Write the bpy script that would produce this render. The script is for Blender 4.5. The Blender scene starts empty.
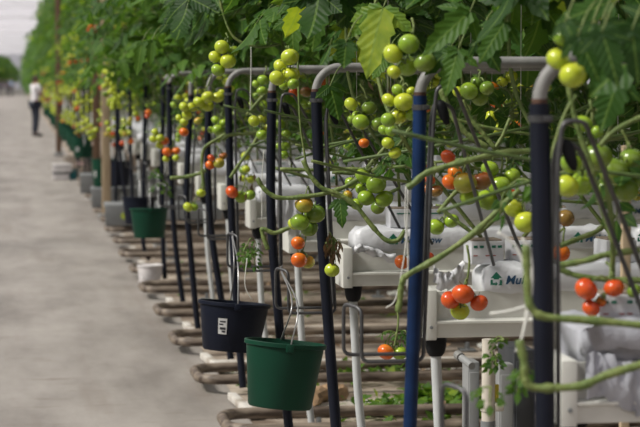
import bpy, bmesh, math, random
from mathutils import Vector, Matrix, Euler, noise
V = Vector
RNG = random.Random(11)
COL = bpy.context.scene.collection
PI = math.pi

# ------------------------------------------------------------------ camera
FPX, CAMH = 2200.0, 1.58
YAW, PITCH = math.atan(302.0 / FPX), math.atan(133.5 / FPX)
CP = V((0, 0, CAMH))
FW = V((math.sin(YAW) * math.cos(PITCH), math.cos(YAW) * math.cos(PITCH), -math.sin(PITCH)))
RT = V((math.cos(YAW), -math.sin(YAW), 0))
UP = RT.cross(FW)


def ray(u, v):
    return FW + RT * ((u - 320) / FPX) - UP * ((v - 213.5) / FPX)


def at_d(u, v, d):
    return CP + ray(u, v) * d


def at_y(u, v, y):
    r = ray(u, v)
    return CP + r * (y / r.y)


def at_x(u, v, x):
    r = ray(u, v)
    return CP + r * (x / r.x)


def at_z(u, v, z):
    r = ray(u, v)
    return CP + r * ((z - CAMH) / r.z)


cam = bpy.data.cameras.new('camera')
co = bpy.data.objects.new('camera', cam)
COL.objects.link(co)
co.location = CP
co.rotation_euler = Matrix((RT, UP, -FW)).transposed().to_euler()
cam.sensor_width = 36
cam.lens = FPX / 640 * 36
cam.clip_end = 2000
cam.clip_start = 0.1
cam.dof.use_dof = True
cam.dof.focus_distance = 7.2
cam.dof.aperture_fstop = 6.3
SC = bpy.context.scene
SC.camera = co
SC.view_settings.view_transform = 'Standard'
SC.view_settings.look = 'None'
SC.view_settings.gamma = 1
SC.view_settings.exposure = -0.22
try:
    SC.view_settings.use_curve_mapping = False
    SC.cycles.use_denoising = True
    SC.cycles.max_bounces = 8
    SC.cycles.transparent_max_bounces = 12
    SC.cycles.sample_clamp_indirect = 6
except Exception:
    pass


# ------------------------------------------------------------------ materials
def mat(name):
    m = bpy.data.materials.new(name)
    m.use_nodes = True
    nt = m.node_tree
    return m, nt, nt.nodes['Principled BSDF'], nt.nodes['Material Output']


def plain(name, col, rough=0.5, metal=0.0, var=0.18, scale=12.0, bump=0.0, bscale=80.0, col2=None, spec=0.5, detail=4.0,
          lo=0.35, hi=0.68, coat=0.0, stretch=None):
    """noise-varied paint, plastic, steel and so on"""
    m, nt, b, out = mat(name)
    tc = nt.nodes.new('ShaderNodeTexCoord')
    nz = nt.nodes.new('ShaderNodeTexNoise')
    nz.inputs['Scale'].default_value = scale
    nz.inputs['Detail'].default_value = detail
    src = tc.outputs['Object']
    if stretch:
        mp = nt.nodes.new('ShaderNodeMapping')
        mp.inputs['Scale'].default_value = stretch
        nt.links.new(src, mp.inputs['Vector'])
        src = mp.outputs['Vector']
    nt.links.new(src, nz.inputs['Vector'])
    cr = nt.nodes.new('ShaderNodeValToRGB')
    c2 = col2 if col2 else tuple(c * (1 - var) for c in col)
    cr.color_ramp.elements[0].position = lo
    cr.color_ramp.elements[1].position = hi
    cr.color_ramp.elements[0].color = (*c2, 1)
    cr.color_ramp.elements[1].color = (*col, 1)
    nt.links.new(nz.outputs['Fac'], cr.inputs['Fac'])
    nt.links.new(cr.outputs['Color'], b.inputs['Base Color'])
    b.inputs['Roughness'].default_value = rough
    b.inputs['Metallic'].default_value = metal
    b.inputs['Specular IOR Level'].default_value = spec
    b.inputs['Coat Weight'].default_value = coat
    if bump:
        n2 = nt.nodes.new('ShaderNodeTexNoise')
        n2.inputs['Scale'].default_value = bscale
        nt.links.new(tc.outputs['Object'], n2.inputs['Vector'])
        bp = nt.nodes.new('ShaderNodeBump')
        bp.inputs['Strength'].default_value = bump
        bp.inputs['Distance'].default_value = 0.01
        nt.links.new(n2.outputs['Fac'], bp.inputs['Height'])
        nt.links.new(bp.outputs['Normal'], b.inputs['Normal'])
    return m


def leaf_material():
    m, nt, b, out = mat('tomato_leaf')
    N, L = nt.nodes, nt.links
    at = N.new('ShaderNodeAttribute'); at.attribute_name = 'tone'
    uv = N.new('ShaderNodeAttribute'); uv.attribute_name = 'vein'
    cr = N.new('ShaderNodeValToRGB')
    e = cr.color_ramp.elements
    e[0].position = 0.0; e[0].color = (0.015, 0.043, 0.010, 1)
    e[1].position = 0.45; e[1].color = (0.036, 0.092, 0.016, 1)
    for p, c in ((0.8, (0.085, 0.175, 0.025, 1)), (0.92, (0.26, 0.34, 0.035, 1)), (1.0, (0.45, 0.40, 0.05, 1))):
        k = e.new(p); k.color = c
    tc = N.new('ShaderNodeTexCoord')
    nz = N.new('ShaderNodeTexNoise'); nz.inputs['Scale'].default_value = 26
    L.new(tc.outputs['Object'], nz.inputs['Vector'])
    ad = N.new('ShaderNodeMath'); ad.operation = 'MULTIPLY_ADD'
    ad.inputs[1].default_value = 0.22; L.new(nz.outputs['Fac'], ad.inputs[0])
    sb = N.new('ShaderNodeMath'); sb.operation = 'SUBTRACT'; sb.inputs[1].default_value = 0.11
    L.new(at.outputs['Fac'], sb.inputs[0]); L.new(sb.outputs[0], ad.inputs[2])
    L.new(ad.outputs[0], cr.inputs['Fac'])
    # veins from the leaf's own coordinates (x: across, y: along)
    sp = N.new('ShaderNodeSeparateXYZ'); L.new(uv.outputs['Vector'], sp.inputs[0])
    ab = N.new('ShaderNodeMath'); ab.operation = 'ABSOLUTE'; L.new(sp.outputs[0], ab.inputs[0])
    ma = N.new('ShaderNodeMath'); ma.operation = 'MULTIPLY_ADD'
    ma.inputs[1].default_value = -0.33; L.new(ab.outputs[0], ma.inputs[0]); L.new(sp.outputs[1], ma.inputs[2])
    sn = N.new('ShaderNodeMath'); sn.operation = 'MULTIPLY'; sn.inputs[1].default_value = 42; L.new(ma.outputs[0], sn.inputs[0])
    si = N.new('ShaderNodeMath'); si.operation = 'SINE'; L.new(sn.outputs[0], si.inputs[0])
    mr = N.new('ShaderNodeMath'); mr.operation = 'LESS_THAN'; mr.inputs[1].default_value = 0.07; L.new(ab.outputs[0], mr.inputs[0])
    mx = N.new('ShaderNodeMath'); mx.operation = 'MULTIPLY_ADD'; mx.inputs[1].default_value = 0.5
    L.new(si.outputs[0], mx.inputs[0]); L.new(mr.outputs[0], mx.inputs[2])
    bp = N.new('ShaderNodeBump'); bp.inputs['Strength'].default_value = 0.30; bp.inputs['Distance'].default_value = 0.004
    L.new(mx.outputs[0], bp.inputs['Height'])
    L.new(bp.outputs['Normal'], b.inputs['Normal'])
    pale = N.new('ShaderNodeMixRGB'); pale.inputs['Color2'].default_value = (0.16, 0.26, 0.06, 1)
    pm = N.new('ShaderNodeMath'); pm.operation = 'MULTIPLY'; pm.inputs[1].default_value = 0.45; L.new(mr.outputs[0], pm.inputs[0])
    L.new(pm.outputs[0], pale.inputs['Fac']); L.new(cr.outputs['Color'], pale.inputs['Color1'])
    L.new(pale.outputs['Color'], b.inputs['Base Color'])
    b.inputs['Roughness'].default_value = 0.5
    b.inputs['Specular IOR Level'].default_value = 0.2
    tr = N.new('ShaderNodeBsdfTranslucent')
    tm = N.new('ShaderNodeMixRGB'); tm.blend_type = 'MULTIPLY'; tm.inputs['Fac'].default_value = 1
    tm.inputs['Color2'].default_value = (2.3, 2.2, 0.9, 1)
    L.new(pale.outputs['Color'], tm.inputs['Color1']); L.new(tm.outputs['Color'], tr.inputs['Color'])
    ms = N.new('ShaderNodeMixShader'); ms.inputs['Fac'].default_value = 0.34
    L.new(b.outputs[0], ms.inputs[1]); L.new(tr.outputs[0], ms.inputs[2]); L.new(ms.outputs[0], out.inputs['Surface'])
    return m


def fruit_material(name, c1, c2, mid=0.5):
    """a ripening fruit: one colour at the shoulder, another at the tip, along its own axis"""
    m, nt, b, out = mat(name)
    N, L = nt.nodes, nt.links
    at = N.new('ShaderNodeAttribute'); at.attribute_name = 'tone'
    tc = N.new('ShaderNodeTexCoord')
    oi = N.new('ShaderNodeObjectInfo')
    nz = N.new('ShaderNodeTexNoise'); nz.inputs['Scale'].default_value = 22
    L.new(tc.outputs['Object'], nz.inputs['Vector'])
    a1 = N.new('ShaderNodeMath'); a1.operation = 'MULTIPLY_ADD'; a1.inputs[1].default_value = 0.5
    L.new(nz.outputs['Fac'], a1.inputs[0]); L.new(at.outputs['Fac'], a1.inputs[2])
    a2 = N.new('ShaderNodeMath'); a2.operation = 'MULTIPLY_ADD'; a2.inputs[1].default_value = 0.3
    L.new(oi.outputs['Random'], a2.inputs[0]); L.new(a1.outputs[0], a2.inputs[2])
    cr = N.new('ShaderNodeValToRGB'); e = cr.color_ramp.elements
    e[0].position = mid - 0.1; e[0].color = (*c1, 1); e[1].position = mid + 0.75; e[1].color = (*c2, 1)
    L.new(a2.outputs[0], cr.inputs['Fac'])
    L.new(cr.outputs['Color'], b.inputs['Base Color'])
    b.inputs['Roughness'].default_value = 0.22
    b.inputs['Specular IOR Level'].default_value = 0.5
    b.inputs['Subsurface Weight'].default_value = 0.12
    b.inputs['Subsurface Radius'].default_value = (0.01, 0.008, 0.003)
    return m


M = {}
M['leaf'] = leaf_material()
M['stem'] = plain('green_vine_stem', (0.165, 0.205, 0.055), 0.6, var=0.45, scale=30, bump=0.5, bscale=70, col2=(0.09, 0.14, 0.03))
M['stem_dark'] = plain('dark_vine_stem', (0.10, 0.16, 0.04), 0.55, var=0.45, scale=22, bump=0.25)
M['stem_dry'] = plain('dry_brown_leaf', (0.36, 0.23, 0.13), 0.8, var=0.5, scale=30)
M['calyx'] = plain('calyx_green', (0.09, 0.15, 0.03), 0.6)
FR = {
    'g': fruit_material('green_fruit', (0.32, 0.45, 0.035), (0.21, 0.34, 0.03)),
    'y': fruit_material('yellow_green_fruit', (0.50, 0.54, 0.035), (0.40, 0.49, 0.035)),
    'k': fruit_material('dark_green_fruit', (0.12, 0.21, 0.025), (0.17, 0.25, 0.03)),
    'o': fruit_material('orange_fruit', (0.72, 0.22, 0.02), (0.60, 0.11, 0.01)),
    'r': fruit_material('red_fruit', (0.52, 0.052, 0.014), (0.60, 0.09, 0.014)),
    'b': fruit_material('brown_red_fruit', (0.36, 0.10, 0.025), (0.22, 0.13, 0.03)),
    'm': fruit_material('turning_fruit', (0.60, 0.26, 0.03), (0.34, 0.34, 0.04)),
}
FWORD = {'g': 'green', 'y': 'yellow-green', 'k': 'dark green', 'o': 'orange', 'r': 'red', 'b': 'brownish red', 'm': 'half-ripe'}
M['hose'] = plain('black_hose', (0.008, 0.010, 0.020), 0.45, var=0.3, scale=5, spec=0.22)
M['hose_blue'] = plain('blue_hose', (0.006, 0.026, 0.092), 0.4, var=0.6, scale=6, spec=0.25)
M['pipe_white'] = plain('weathered_white_pipe', (0.25, 0.248, 0.242), 0.55, var=0.3, scale=14, bump=0.1)
M['pipe_rust'] = plain('worn_rail_pipe', (0.23, 0.185, 0.145), 0.6, scale=9, col2=(0.055, 0.037, 0.027), detail=8, lo=0.38, hi=0.62, stretch=(0.6, 3, 3))
M['rust'] = plain('rusty_collar', (0.11, 0.05, 0.03), 0.8, var=0.5, scale=50)
M['steel'] = plain('galvanised_rod', (0.10, 0.10, 0.105), 0.42, metal=0.5, var=0.35, scale=25)
M['gutter'] = plain('white_painted_steel', (0.66, 0.66, 0.62), 0.42, var=0.14, scale=7, bump=0.04)
M['drain'] = plain('grey_white_drain_pipe', (0.52, 0.54, 0.55), 0.5, var=0.2, scale=9)
M['rubber'] = plain('black_rubber', (0.008, 0.009, 0.011), 0.6, var=0.2, spec=0.2)
M['film_shaded'] = plain('shaded_white_film', (0.42, 0.43, 0.48), 0.38, var=0.15, scale=9, bump=0.35, bscale=28)  # white film with the shade on the nearest row put into its colour
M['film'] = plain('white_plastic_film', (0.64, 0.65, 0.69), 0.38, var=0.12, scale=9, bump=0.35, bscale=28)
M['film_dirty'] = plain('dirty_white_ground_film', (0.62, 0.59, 0.55), 0.55, scale=5, col2=(0.30, 0.25, 0.20), detail=8, lo=0.36, hi=0.6, bump=0.3, bscale=18)
M['soil'] = plain('brown_soil_and_litter', (0.40, 0.34, 0.28), 0.85, scale=3.2, col2=(0.15, 0.11, 0.08), detail=9, lo=0.38, hi=0.64, bump=0.5, bscale=30)
M['ink_blue'] = plain('blue_print', (0.012, 0.07, 0.16), 0.5)
M['ink_green'] = plain('green_print', (0.006, 0.16, 0.10), 0.5)
M['ink_red'] = plain('red_print', (0.35, 0.06, 0.05), 0.5)
M['ink_black'] = plain('black_print', (0.02, 0.02, 0.025), 0.5)
M['bucket_green'] = plain('dark_green_plastic', (0.002, 0.045, 0.024), 0.48, var=0.2, scale=6, bump=0.03, spec=0.25)
M['bucket_black'] = plain('black_plastic', (0.007, 0.010, 0.022), 0.5, var=0.25, scale=8, spec=0.18)
M['wire'] = plain('bright_wire', (0.45, 0.45, 0.46), 0.35, metal=0.8)
M['paper'] = plain('white_paper', (0.50, 0.50, 0.50), 0.6)
M['white_plastic'] = plain('white_plastic', (0.66, 0.63, 0.64), 0.45)
M['wood'] = plain('pale_timber', (0.47, 0.37, 0.25), 0.7, scale=6, col2=(0.34, 0.25, 0.16), stretch=(14, 14, 0.8))
M['wood_brown'] = plain('brown_timber', (0.17, 0.10, 0.06), 0.7, scale=6, col2=(0.11, 0.06, 0.035), stretch=(14, 14, 0.8))
M['grey_metal'] = plain('grey_painted_metal', (0.20, 0.21, 0.22), 0.5, var=0.2)
M['dark_grey'] = plain('dark_grey_plastic', (0.045, 0.048, 0.055), 0.5, var=0.2)
M['light_grey'] = plain('light_grey_panel', (0.27, 0.275, 0.28), 0.5, var=0.12)
M['trolley_panel'] = plain('grey_trolley_panel', (0.17, 0.175, 0.18), 0.55, var=0.15)
M['pvc'] = plain('ivory_plastic_pipe', (0.62, 0.57, 0.50), 0.4, var=0.15, scale=12)
M['yellow'] = plain('yellow_sticker', (0.70, 0.55, 0.03), 0.5)
M['lime'] = plain('lime_sticker', (0.40, 0.50, 0.05), 0.5)
M['teal'] = plain('teal_plastic', (0.01, 0.13, 0.15), 0.45)
M['pink'] = plain('pink_plastic', (0.62, 0.42, 0.44), 0.5)
M['red_cloth'] = plain('red_plastic', (0.55, 0.03, 0.03), 0.5)
M['skin'] = plain('skin', (0.30, 0.16, 0.10), 0.5)
M['hair'] = plain('brown_hair', (0.05, 0.022, 0.014), 0.6)
M['shirt_white'] = plain('white_cotton', (0.68, 0.66, 0.70), 0.8)
M['shirt_blue'] = plain('pale_blue_cotton', (0.32, 0.44, 0.62), 0.8)
M['shirt_dark'] = plain('dark_cotton', (0.03, 0.03, 0.05), 0.8)
M['jeans'] = plain('dark_denim', (0.012, 0.016, 0.032), 0.8)
M['shoe'] = plain('dark_shoe', (0.02, 0.017, 0.02), 0.6)
M['string'] = plain('white_twine', (0.66, 0.66, 0.62), 0.7)
M['truss_metal'] = plain('white_roof_steel', (0.62, 0.62, 0.66), 0.5)


def concrete():
    m, nt, b, out = mat('worn_concrete')
    N, L = nt.nodes, nt.links
    tc = N.new('ShaderNodeTexCoord')

    def nz(scale, det, st=(1, 1, 1), rough=0.55):
        mp = N.new('ShaderNodeMapping'); mp.inputs['Scale'].default_value = st
        n = N.new('ShaderNodeTexNoise'); n.inputs['Scale'].default_value = scale; n.inputs['Detail'].default_value = det
        n.inputs['Roughness'].default_value = rough
        L.new(tc.outputs['Object'], mp.inputs['Vector']); L.new(mp.outputs['Vector'], n.inputs['Vector'])
        return n.outputs['Fac']
    cr = N.new('ShaderNodeValToRGB'); e = cr.color_ramp.elements
    e[0].position = 0.34; e[0].color = (0.19, 0.170, 0.155, 1)
    e[1].position = 0.66; e[1].color = (0.335, 0.308, 0.285, 1)
    k = e.new(0.5); k.color = (0.268, 0.244, 0.224, 1)
    L.new(nz(1.6, 9, (1.2, 0.35, 1), 0.65), cr.inputs['Fac'])
    # dark tyre and dirt streaks along the path
    c2 = N.new('ShaderNodeValToRGB'); c2.color_ramp.elements[0].position = 0.56; c2.color_ramp.elements[1].position = 0.74
    L.new(nz(1.3, 6, (3.0, 0.22, 1)), c2.inputs['Fac'])
    mx = N.new('ShaderNodeMixRGB'); mx.inputs['Color2'].default_value = (0.19, 0.155, 0.13, 1)
    mf = N.new('ShaderNodeMath'); mf.operation = 'MULTIPLY'; mf.inputs[1].default_value = 0.55
    L.new(c2.outputs['Color'], mf.inputs[0]); L.new(mf.outputs[0], mx.inputs['Fac']); L.new(cr.outputs['Color'], mx.inputs['Color1'])
    c3 = N.new('ShaderNodeValToRGB'); c3.color_ramp.elements[0].position = 0.60; c3.color_ramp.elements[1].position = 0.68
    L.new(nz(7, 5, (0.5, 1.6, 1)), c3.inputs['Fac'])
    m3 = N.new('ShaderNodeMixRGB'); m3.inputs['Color2'].default_value = (0.16, 0.125, 0.10, 1)
    f3 = N.new('ShaderNodeMath'); f3.operation = 'MULTIPLY'; f3.inputs[1].default_value = 0.5
    L.new(c3.outputs['Color'], f3.inputs[0]); L.new(f3.outputs[0], m3.inputs['Fac']); L.new(mx.outputs['Color'], m3.inputs['Color1'])
    L.new(m3.outputs['Color'], b.inputs['Base Color'])
    b.inputs['Roughness'].default_value = 0.62
    bp = N.new('ShaderNodeBump'); bp.inputs['Strength'].default_value = 0.2; bp.inputs['Distance'].default_value = 0.01
    L.new(nz(40, 4), bp.inputs['Height']); L.new(bp.outputs['Normal'], b.inputs['Normal'])
    return m


M['concrete'] = concrete()


def glass_mat(name, through, white):
    m, nt, b, out = mat(name)
    N, L = nt.nodes, nt.links
    N.remove(b)
    t = N.new('ShaderNodeBsdfTransparent'); t.inputs['Color'].default_value = (0.97, 0.98, 0.98, 1)
    d = N.new('ShaderNodeBsdfTranslucent'); d.inputs['Color'].default_value = (*white, 1)
    d2 = N.new('ShaderNodeBsdfDiffuse'); d2.inputs['Color'].default_value = (*white, 1)
    a = N.new('ShaderNodeMixShader'); a.inputs['Fac'].default_value = 0.4
    L.new(d.outputs[0], a.inputs[1]); L.new(d2.outputs[0], a.inputs[2])
    x = N.new('ShaderNodeMixShader'); x.inputs['Fac'].default_value = 1 - through
    L.new(t.outputs[0], x.inputs[1]); L.new(a.outputs[0], x.inputs[2])
    L.new(x.outputs[0], out.inputs['Surface'])
    return m


M['roof_glass'] = glass_mat('whitewashed_roof_glass', 0.50, (0.91, 0.89, 0.98))
M['wall_glass'] = glass_mat('whitewashed_wall_glass', 0.3, (0.86, 0.86, 0.92))


# ------------------------------------------------------------------ mesh builder
class MB:
    def __init__(self):
        self.v, self.f, self.mi, self.tone, self.vein = [], [], [], [], []
        self.mats = []

    def slot(self, m):
        if m not in self.mats:
            self.mats.append(m)
        return self.mats.index(m)

    def add(self, vs, fs, m, tone=0.5, vein=None):
        o = len(self.v)
        k = self.slot(m)
        self.v.extend([tuple(p) for p in vs])
        self.f.extend([tuple(i + o for i in q) for q in fs])
        self.mi.extend([k] * len(fs))
        self.tone.extend(tone if isinstance(tone, list) else [tone] * len(vs))
        self.vein.extend(vein if vein else [(0.5, 0.0, 0.0)] * len(vs))

    def tube(self, pts, r, m, n=8, closed=False, tone=0.5, caps=True):
        pts = [V(p) for p in pts]
        k = len(pts)
        rs = r if isinstance(r, (list, tuple)) else [r] * k
        tans = []
        for i in range(k):
            a = pts[(i - 1) % k] if (closed or i > 0) else pts[i]
            b = pts[(i + 1) % k] if (closed or i < k - 1) else pts[i]
            t = b - a
            tans.append(t.normalized() if t.length > 1e-9 else V((0, 0, 1)))
        nrm = tans[0].orthogonal().normalized()
        vs = []
        for i in range(k):
            t = tans[i]
            nrm = nrm - t * nrm.dot(t)
            nrm = nrm.normalized() if nrm.length > 1e-6 else t.orthogonal().normalized()
            bn = t.cross(nrm)
            for j in range(n):
                a = 2 * PI * j / n
                vs.append(pts[i] + (nrm * math.cos(a) + bn * math.sin(a)) * rs[i])
        fs = []
        for i in range(k if closed else k - 1):
            a, b = i * n, ((i + 1) % k) * n
            for j in range(n):
                j2 = (j + 1) % n
                fs.append((a + j, a + j2, b + j2, b + j))
        if caps and not closed:
            fs.append(tuple(reversed(range(n))))
            fs.append(tuple(range((k - 1) * n, k * n)))
        self.add(vs, fs, m, tone)

    def box(self, c, s, m, rot=None, bev=0.004):
        bm = bmesh.new()
        bmesh.ops.create_cube(bm, size=1)
        for v in bm.verts:
            v.co = V((v.co.x * s[0], v.co.y * s[1], v.co.z * s[2]))
        if bev:
            bmesh.ops.bevel(bm, geom=list(bm.edges), offset=min(bev, min(s) * 0.3), segments=2, affect='EDGES', profile=0.6)
        R = rot if rot else Matrix.Identity(3)
        vs = [R @ v.co + V(c) for v in bm.verts]
        bm.verts.index_update()
        fs = [[v.index for v in q.verts] for q in bm.faces]
        bm.free()
        self.add(vs, fs, m)

    def lathe(self, prof, m, n=32, M4=None, closed=False):
        """profile of (r, z) turned about z"""
        vs, fs = [], []
        for r, z in prof:
            for j in range(n):
                a = 2 * PI * j / n
                p = V((r * math.cos(a), r * math.sin(a), z))
                vs.append(M4 @ p if M4 else p)
        for i in range(len(prof) - 1):
            for j in range(n):
                j2 = (j + 1) % n
                fs.append((i * n + j, i * n + j2, (i + 1) * n + j2, (i + 1) * n + j))
        self.add(vs, fs, m)

    def extrude_x(self, prof, x0, x1, m):
        """closed profile of (y, z) drawn along x"""
        k = len(prof)
        vs = [V((x0, y, z)) for y, z in prof] + [V((x1, y, z)) for y, z in prof]
        fs = [(i, (i + 1) % k, k + (i + 1) % k, k + i) for i in range(k)]
        fs += [tuple(reversed(range(k))), tuple(range(k, 2 * k))]
        self.add(vs, fs, m)

    def mesh(self, name, smooth=True):
        me = bpy.data.meshes.new(name)
        me.from_pydata(self.v, [], self.f)
        for m in self.mats:
            me.materials.append(m)
        me.polygons.foreach_set('material_index', self.mi)
        a = me.attributes.new('tone', 'FLOAT', 'POINT')
        a.data.foreach_set('value', self.tone)
        b = me.attributes.new('vein', 'FLOAT_VECTOR', 'POINT')
        b.data.foreach_set('vector', [c for p in self.vein for c in p])
        me.polygons.foreach_set('use_smooth', [smooth] * len(me.polygons))
        if smooth == 'auto':
            me.polygons.foreach_set('use_smooth', [True] * len(me.polygons))
        me.validate()
        me.update()
        return me


def autosmooth(me, deg=35):
    """mark creases sharp so flat faces stay flat"""
    bm = bmesh.new()
    bm.from_mesh(me)
    bmesh.ops.recalc_face_normals(bm, faces=list(bm.faces))
    for e in bm.edges:
        if len(e.link_faces) == 2 and e.calc_face_angle(0) > math.radians(deg):
            e.smooth = False
    bm.to_mesh(me)
    bm.free()


def obj(name, data, parent=None, loc=None, label=None, cat=None, group=None, kind=None, sharp=True):
    if isinstance(data, MB):
        data = data.mesh(name)
        if sharp:
            autosmooth(data)
    o = bpy.data.objects.new(name, data)
    COL.objects.link(o)
    if parent:
        o.parent = parent
    if loc is not None:
        o.location = loc
    tag(o, label, cat, group, kind)
    return o


def tag(o, label=None, cat=None, group=None, kind=None):
    if label: o['label'] = label
    if cat: o['category'] = cat
    if group: o['group'] = group
    if kind: o['kind'] = kind
    return o


def spline(pts, n=6):
    P = [V(p) for p in pts]
    if len(P) < 3:
        return P
    out = []
    for i in range(len(P) - 1):
        p0 = P[i - 1] if i > 0 else P[i] * 2 - P[i + 1]
        p1, p2 = P[i], P[i + 1]
        p3 = P[i + 2] if i + 2 < len(P) else P[i + 1] * 2 - P[i]
        for j in range(n):
            t = j / n
            out.append(0.5 * ((2 * p1) + (p2 - p0) * t + (2 * p0 - 5 * p1 + 4 * p2 - p3) * t * t + (3 * p1 - p0 - 3 * p2 + p3) * t ** 3))
    out.append(P[-1])
    return out


def fillet(pts, r, n=5):
    """polyline with rounded corners"""
    P = [V(p) for p in pts]
    out = [P[0]]
    for i in range(1, len(P) - 1):
        a, b, c = P[i - 1], P[i], P[i + 1]
        d1, d2 = (a - b), (c - b)
        q = min(r, d1.length * 0.45, d2.length * 0.45)
        s, e = b + d1.normalized() * q, b + d2.normalized() * q
        for j in range(n + 1):
            t = j / n
            out.append(s * (1 - t) ** 2 + b * 2 * t * (1 - t) + e * t * t)
    out.append(P[-1])
    return out


# ------------------------------------------------------------------ leaves
def leaflet(mb, o, d, nrm, L, W, tone, lod, rnd, curl=None):
    d = d.normalized()
    s = d.cross(nrm)
    s = s.normalized() if s.length > 1e-6 else d.orthogonal().normalized()
    nrm = s.cross(d)
    curl = rnd.uniform(0.1, 0.42) if curl is None else curl
    fold = rnd.uniform(-0.1, 0.4)
    mt = M['leaf']
    if lod == 0:
        ts = [0, 0.11, 0.2, 0.33, 0.42, 0.56, 0.65, 0.79, 0.88, 1.0]
        ws = [0.06, 0.72, 0.66, 1.0, 0.74, 0.92, 0.58, 0.62, 0.30, 0.0]
        vs, tn, vn = [], [], []
        wob = rnd.uniform(0, 6)
        for t, w in zip(ts, ws):
            c = o + d * (L * t * (1 - 0.12 * curl * t)) - nrm * (curl * L * t * t)
            for k in (-1, -0.5, 0, 0.5, 1):
                z = abs(k) * w * W * fold + 0.07 * W * math.sin(wob + 9 * t + 3 * k) * abs(k)
                back = 0.1 * L * w * abs(k) * (1 if w < 0.8 else 0.2)
                vs.append(c + s * (k * w * W) + nrm * z - d * back * 0.5)
                tn.append(tone)
                vn.append((k * w, t, 0.0))
        fs = []
        for i in range(len(ts) - 1):
            for k in range(4):
                a = i * 5 + k
                fs.append((a, a + 1, a + 6, a + 5))
        mb.add(vs, fs, mt, tn, vn)
    else:
        m = o + d * L * 0.45 - nrm * curl * L * 0.15
        e = o + d * L - nrm * curl * L
        l = o + d * L * 0.38 - s * W + nrm * fold * W
        r = o + d * L * 0.38 + s * W + nrm * fold * W
        l2 = o + d * L * 0.72 - s * W * 0.6 + nrm * (fold * W * 0.5 - curl * L * 0.4)
        r2 = o + d * L * 0.72 + s * W * 0.6 + nrm * (fold * W * 0.5 - curl * L * 0.4)
        mb.add([o, l, l2, e, r2, r, m], [(0, 6, 1), (1, 6, 2), (6, 3, 2), (0, 5, 6), (5, 4, 6), (6, 4, 3)], mt, tone,
               [(0, 0, 0), (-1, .4, 0), (-.6, .7, 0), (0, 1, 0), (.6, .7, 0), (1, .4, 0), (0, .45, 0)])


def compound_leaf(mb, o, az, rnd, L=0.36, ll=0.11, tone=0.45, lod=0, a0=0.4, droop=1.6, pairs=4):
    """one tomato leaf: a drooping stalk with lobed leaflets in pairs and one at the tip"""
    h = V((math.cos(az), math.sin(az), 0))
    p = V(o)
    n = 8
    pts = [p.copy()]
    dirs = []
    for i in range(n):
        a = a0 - droop * (i / n) ** 1.1
        d = h * math.cos(a) + V((0, 0, 1)) * math.sin(a)
        p = p + d * (L / n)
        pts.append(p.copy())
        dirs.append(d)
    dirs.append(dirs[-1])
    side = V((-h.y, h.x, 0))
    mb.tube(pts[::2] if lod else pts, [0.0034 * (1 - 0.6 * i / n) for i in range(0, n + 1, 2 if lod else 1)], M['stem'], n=4 if lod else 5, caps=False)
    for q in range(pairs):
        t = 0.34 + 0.58 * q / max(1, pairs - 1)
        i = min(n, int(t * n))
        d, c = dirs[i], pts[i]
        up = d.cross(side) * -1
        if up.z < 0 and abs(d.z) < 0.9: up = -up
        size = ll * (0.75 + 0.35 * math.sin(PI * (0.2 + 0.7 * q / pairs))) * rnd.uniform(0.75, 1.15)
        for sg in (-1, 1):
            dd = side * sg * 0.95 + d * rnd.uniform(0.25, 0.6) + V((0, 0, rnd.uniform(-0.5, 0.05)))
            nn = (up + V((rnd.uniform(-.4, .4), rnd.uniform(-.4, .4), rnd.uniform(0, .4)))).normalized()
            leaflet(mb, c + dd.normalized() * 0.012, dd, nn, size, size * rnd.uniform(0.27, 0.36), tone + rnd.uniform(-0.1, 0.1), lod, rnd)
            if lod == 0 and rnd.random() < 0.5:
                c2 = pts[max(0, i - 1)]
                leaflet(mb, c2, dd, nn, size * 0.4, size * 0.16, tone, 1, rnd)
    d = dirs[-1]
    up = d.cross(side) * -1
    leaflet(mb, pts[-1], d + V((0, 0, -0.1)), up, ll * 1.2, ll * 0.42, tone, lod, rnd)


def tone_of(rnd):
    t = rnd.gauss(0.45, 0.17)
    if rnd.random() < 0.012: t = rnd.uniform(0.80, 0.92)
    return max(0.02, min(0.97, t))


def foliage_mesh(seed, n, lod, xr, z0=1.42, z1=4.3, ll=0.115, yr=0.36):
    rnd = random.Random(seed)
    mb = MB()
    for i in range(n):
        z = z0 + (z1 - z0) * ((i + rnd.random()) / n) ** 1.15
        lowf = min(1.0, 0.5 + (z - z0) * 0.9)
        az = rnd.uniform(0, 2 * PI)
        x = rnd.uniform(-xr, xr) * 0.75
        y = rnd.uniform(-0.14, 0.14)
        L = rnd.uniform(0.24, 0.40) * (lowf if abs(math.sin(az)) > 0.4 else 1)
        compound_leaf(mb, V((x, y, z + 0.16)), az, rnd, L=L, ll=ll * rnd.uniform(0.8, 1.2), tone=tone_of(rnd), lod=lod,
                      a0=rnd.uniform(0.1, 0.8), droop=rnd.uniform(1.1, 2.0), pairs=4 if lod == 0 else 3)
    return mb.mesh('foliage')


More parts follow.
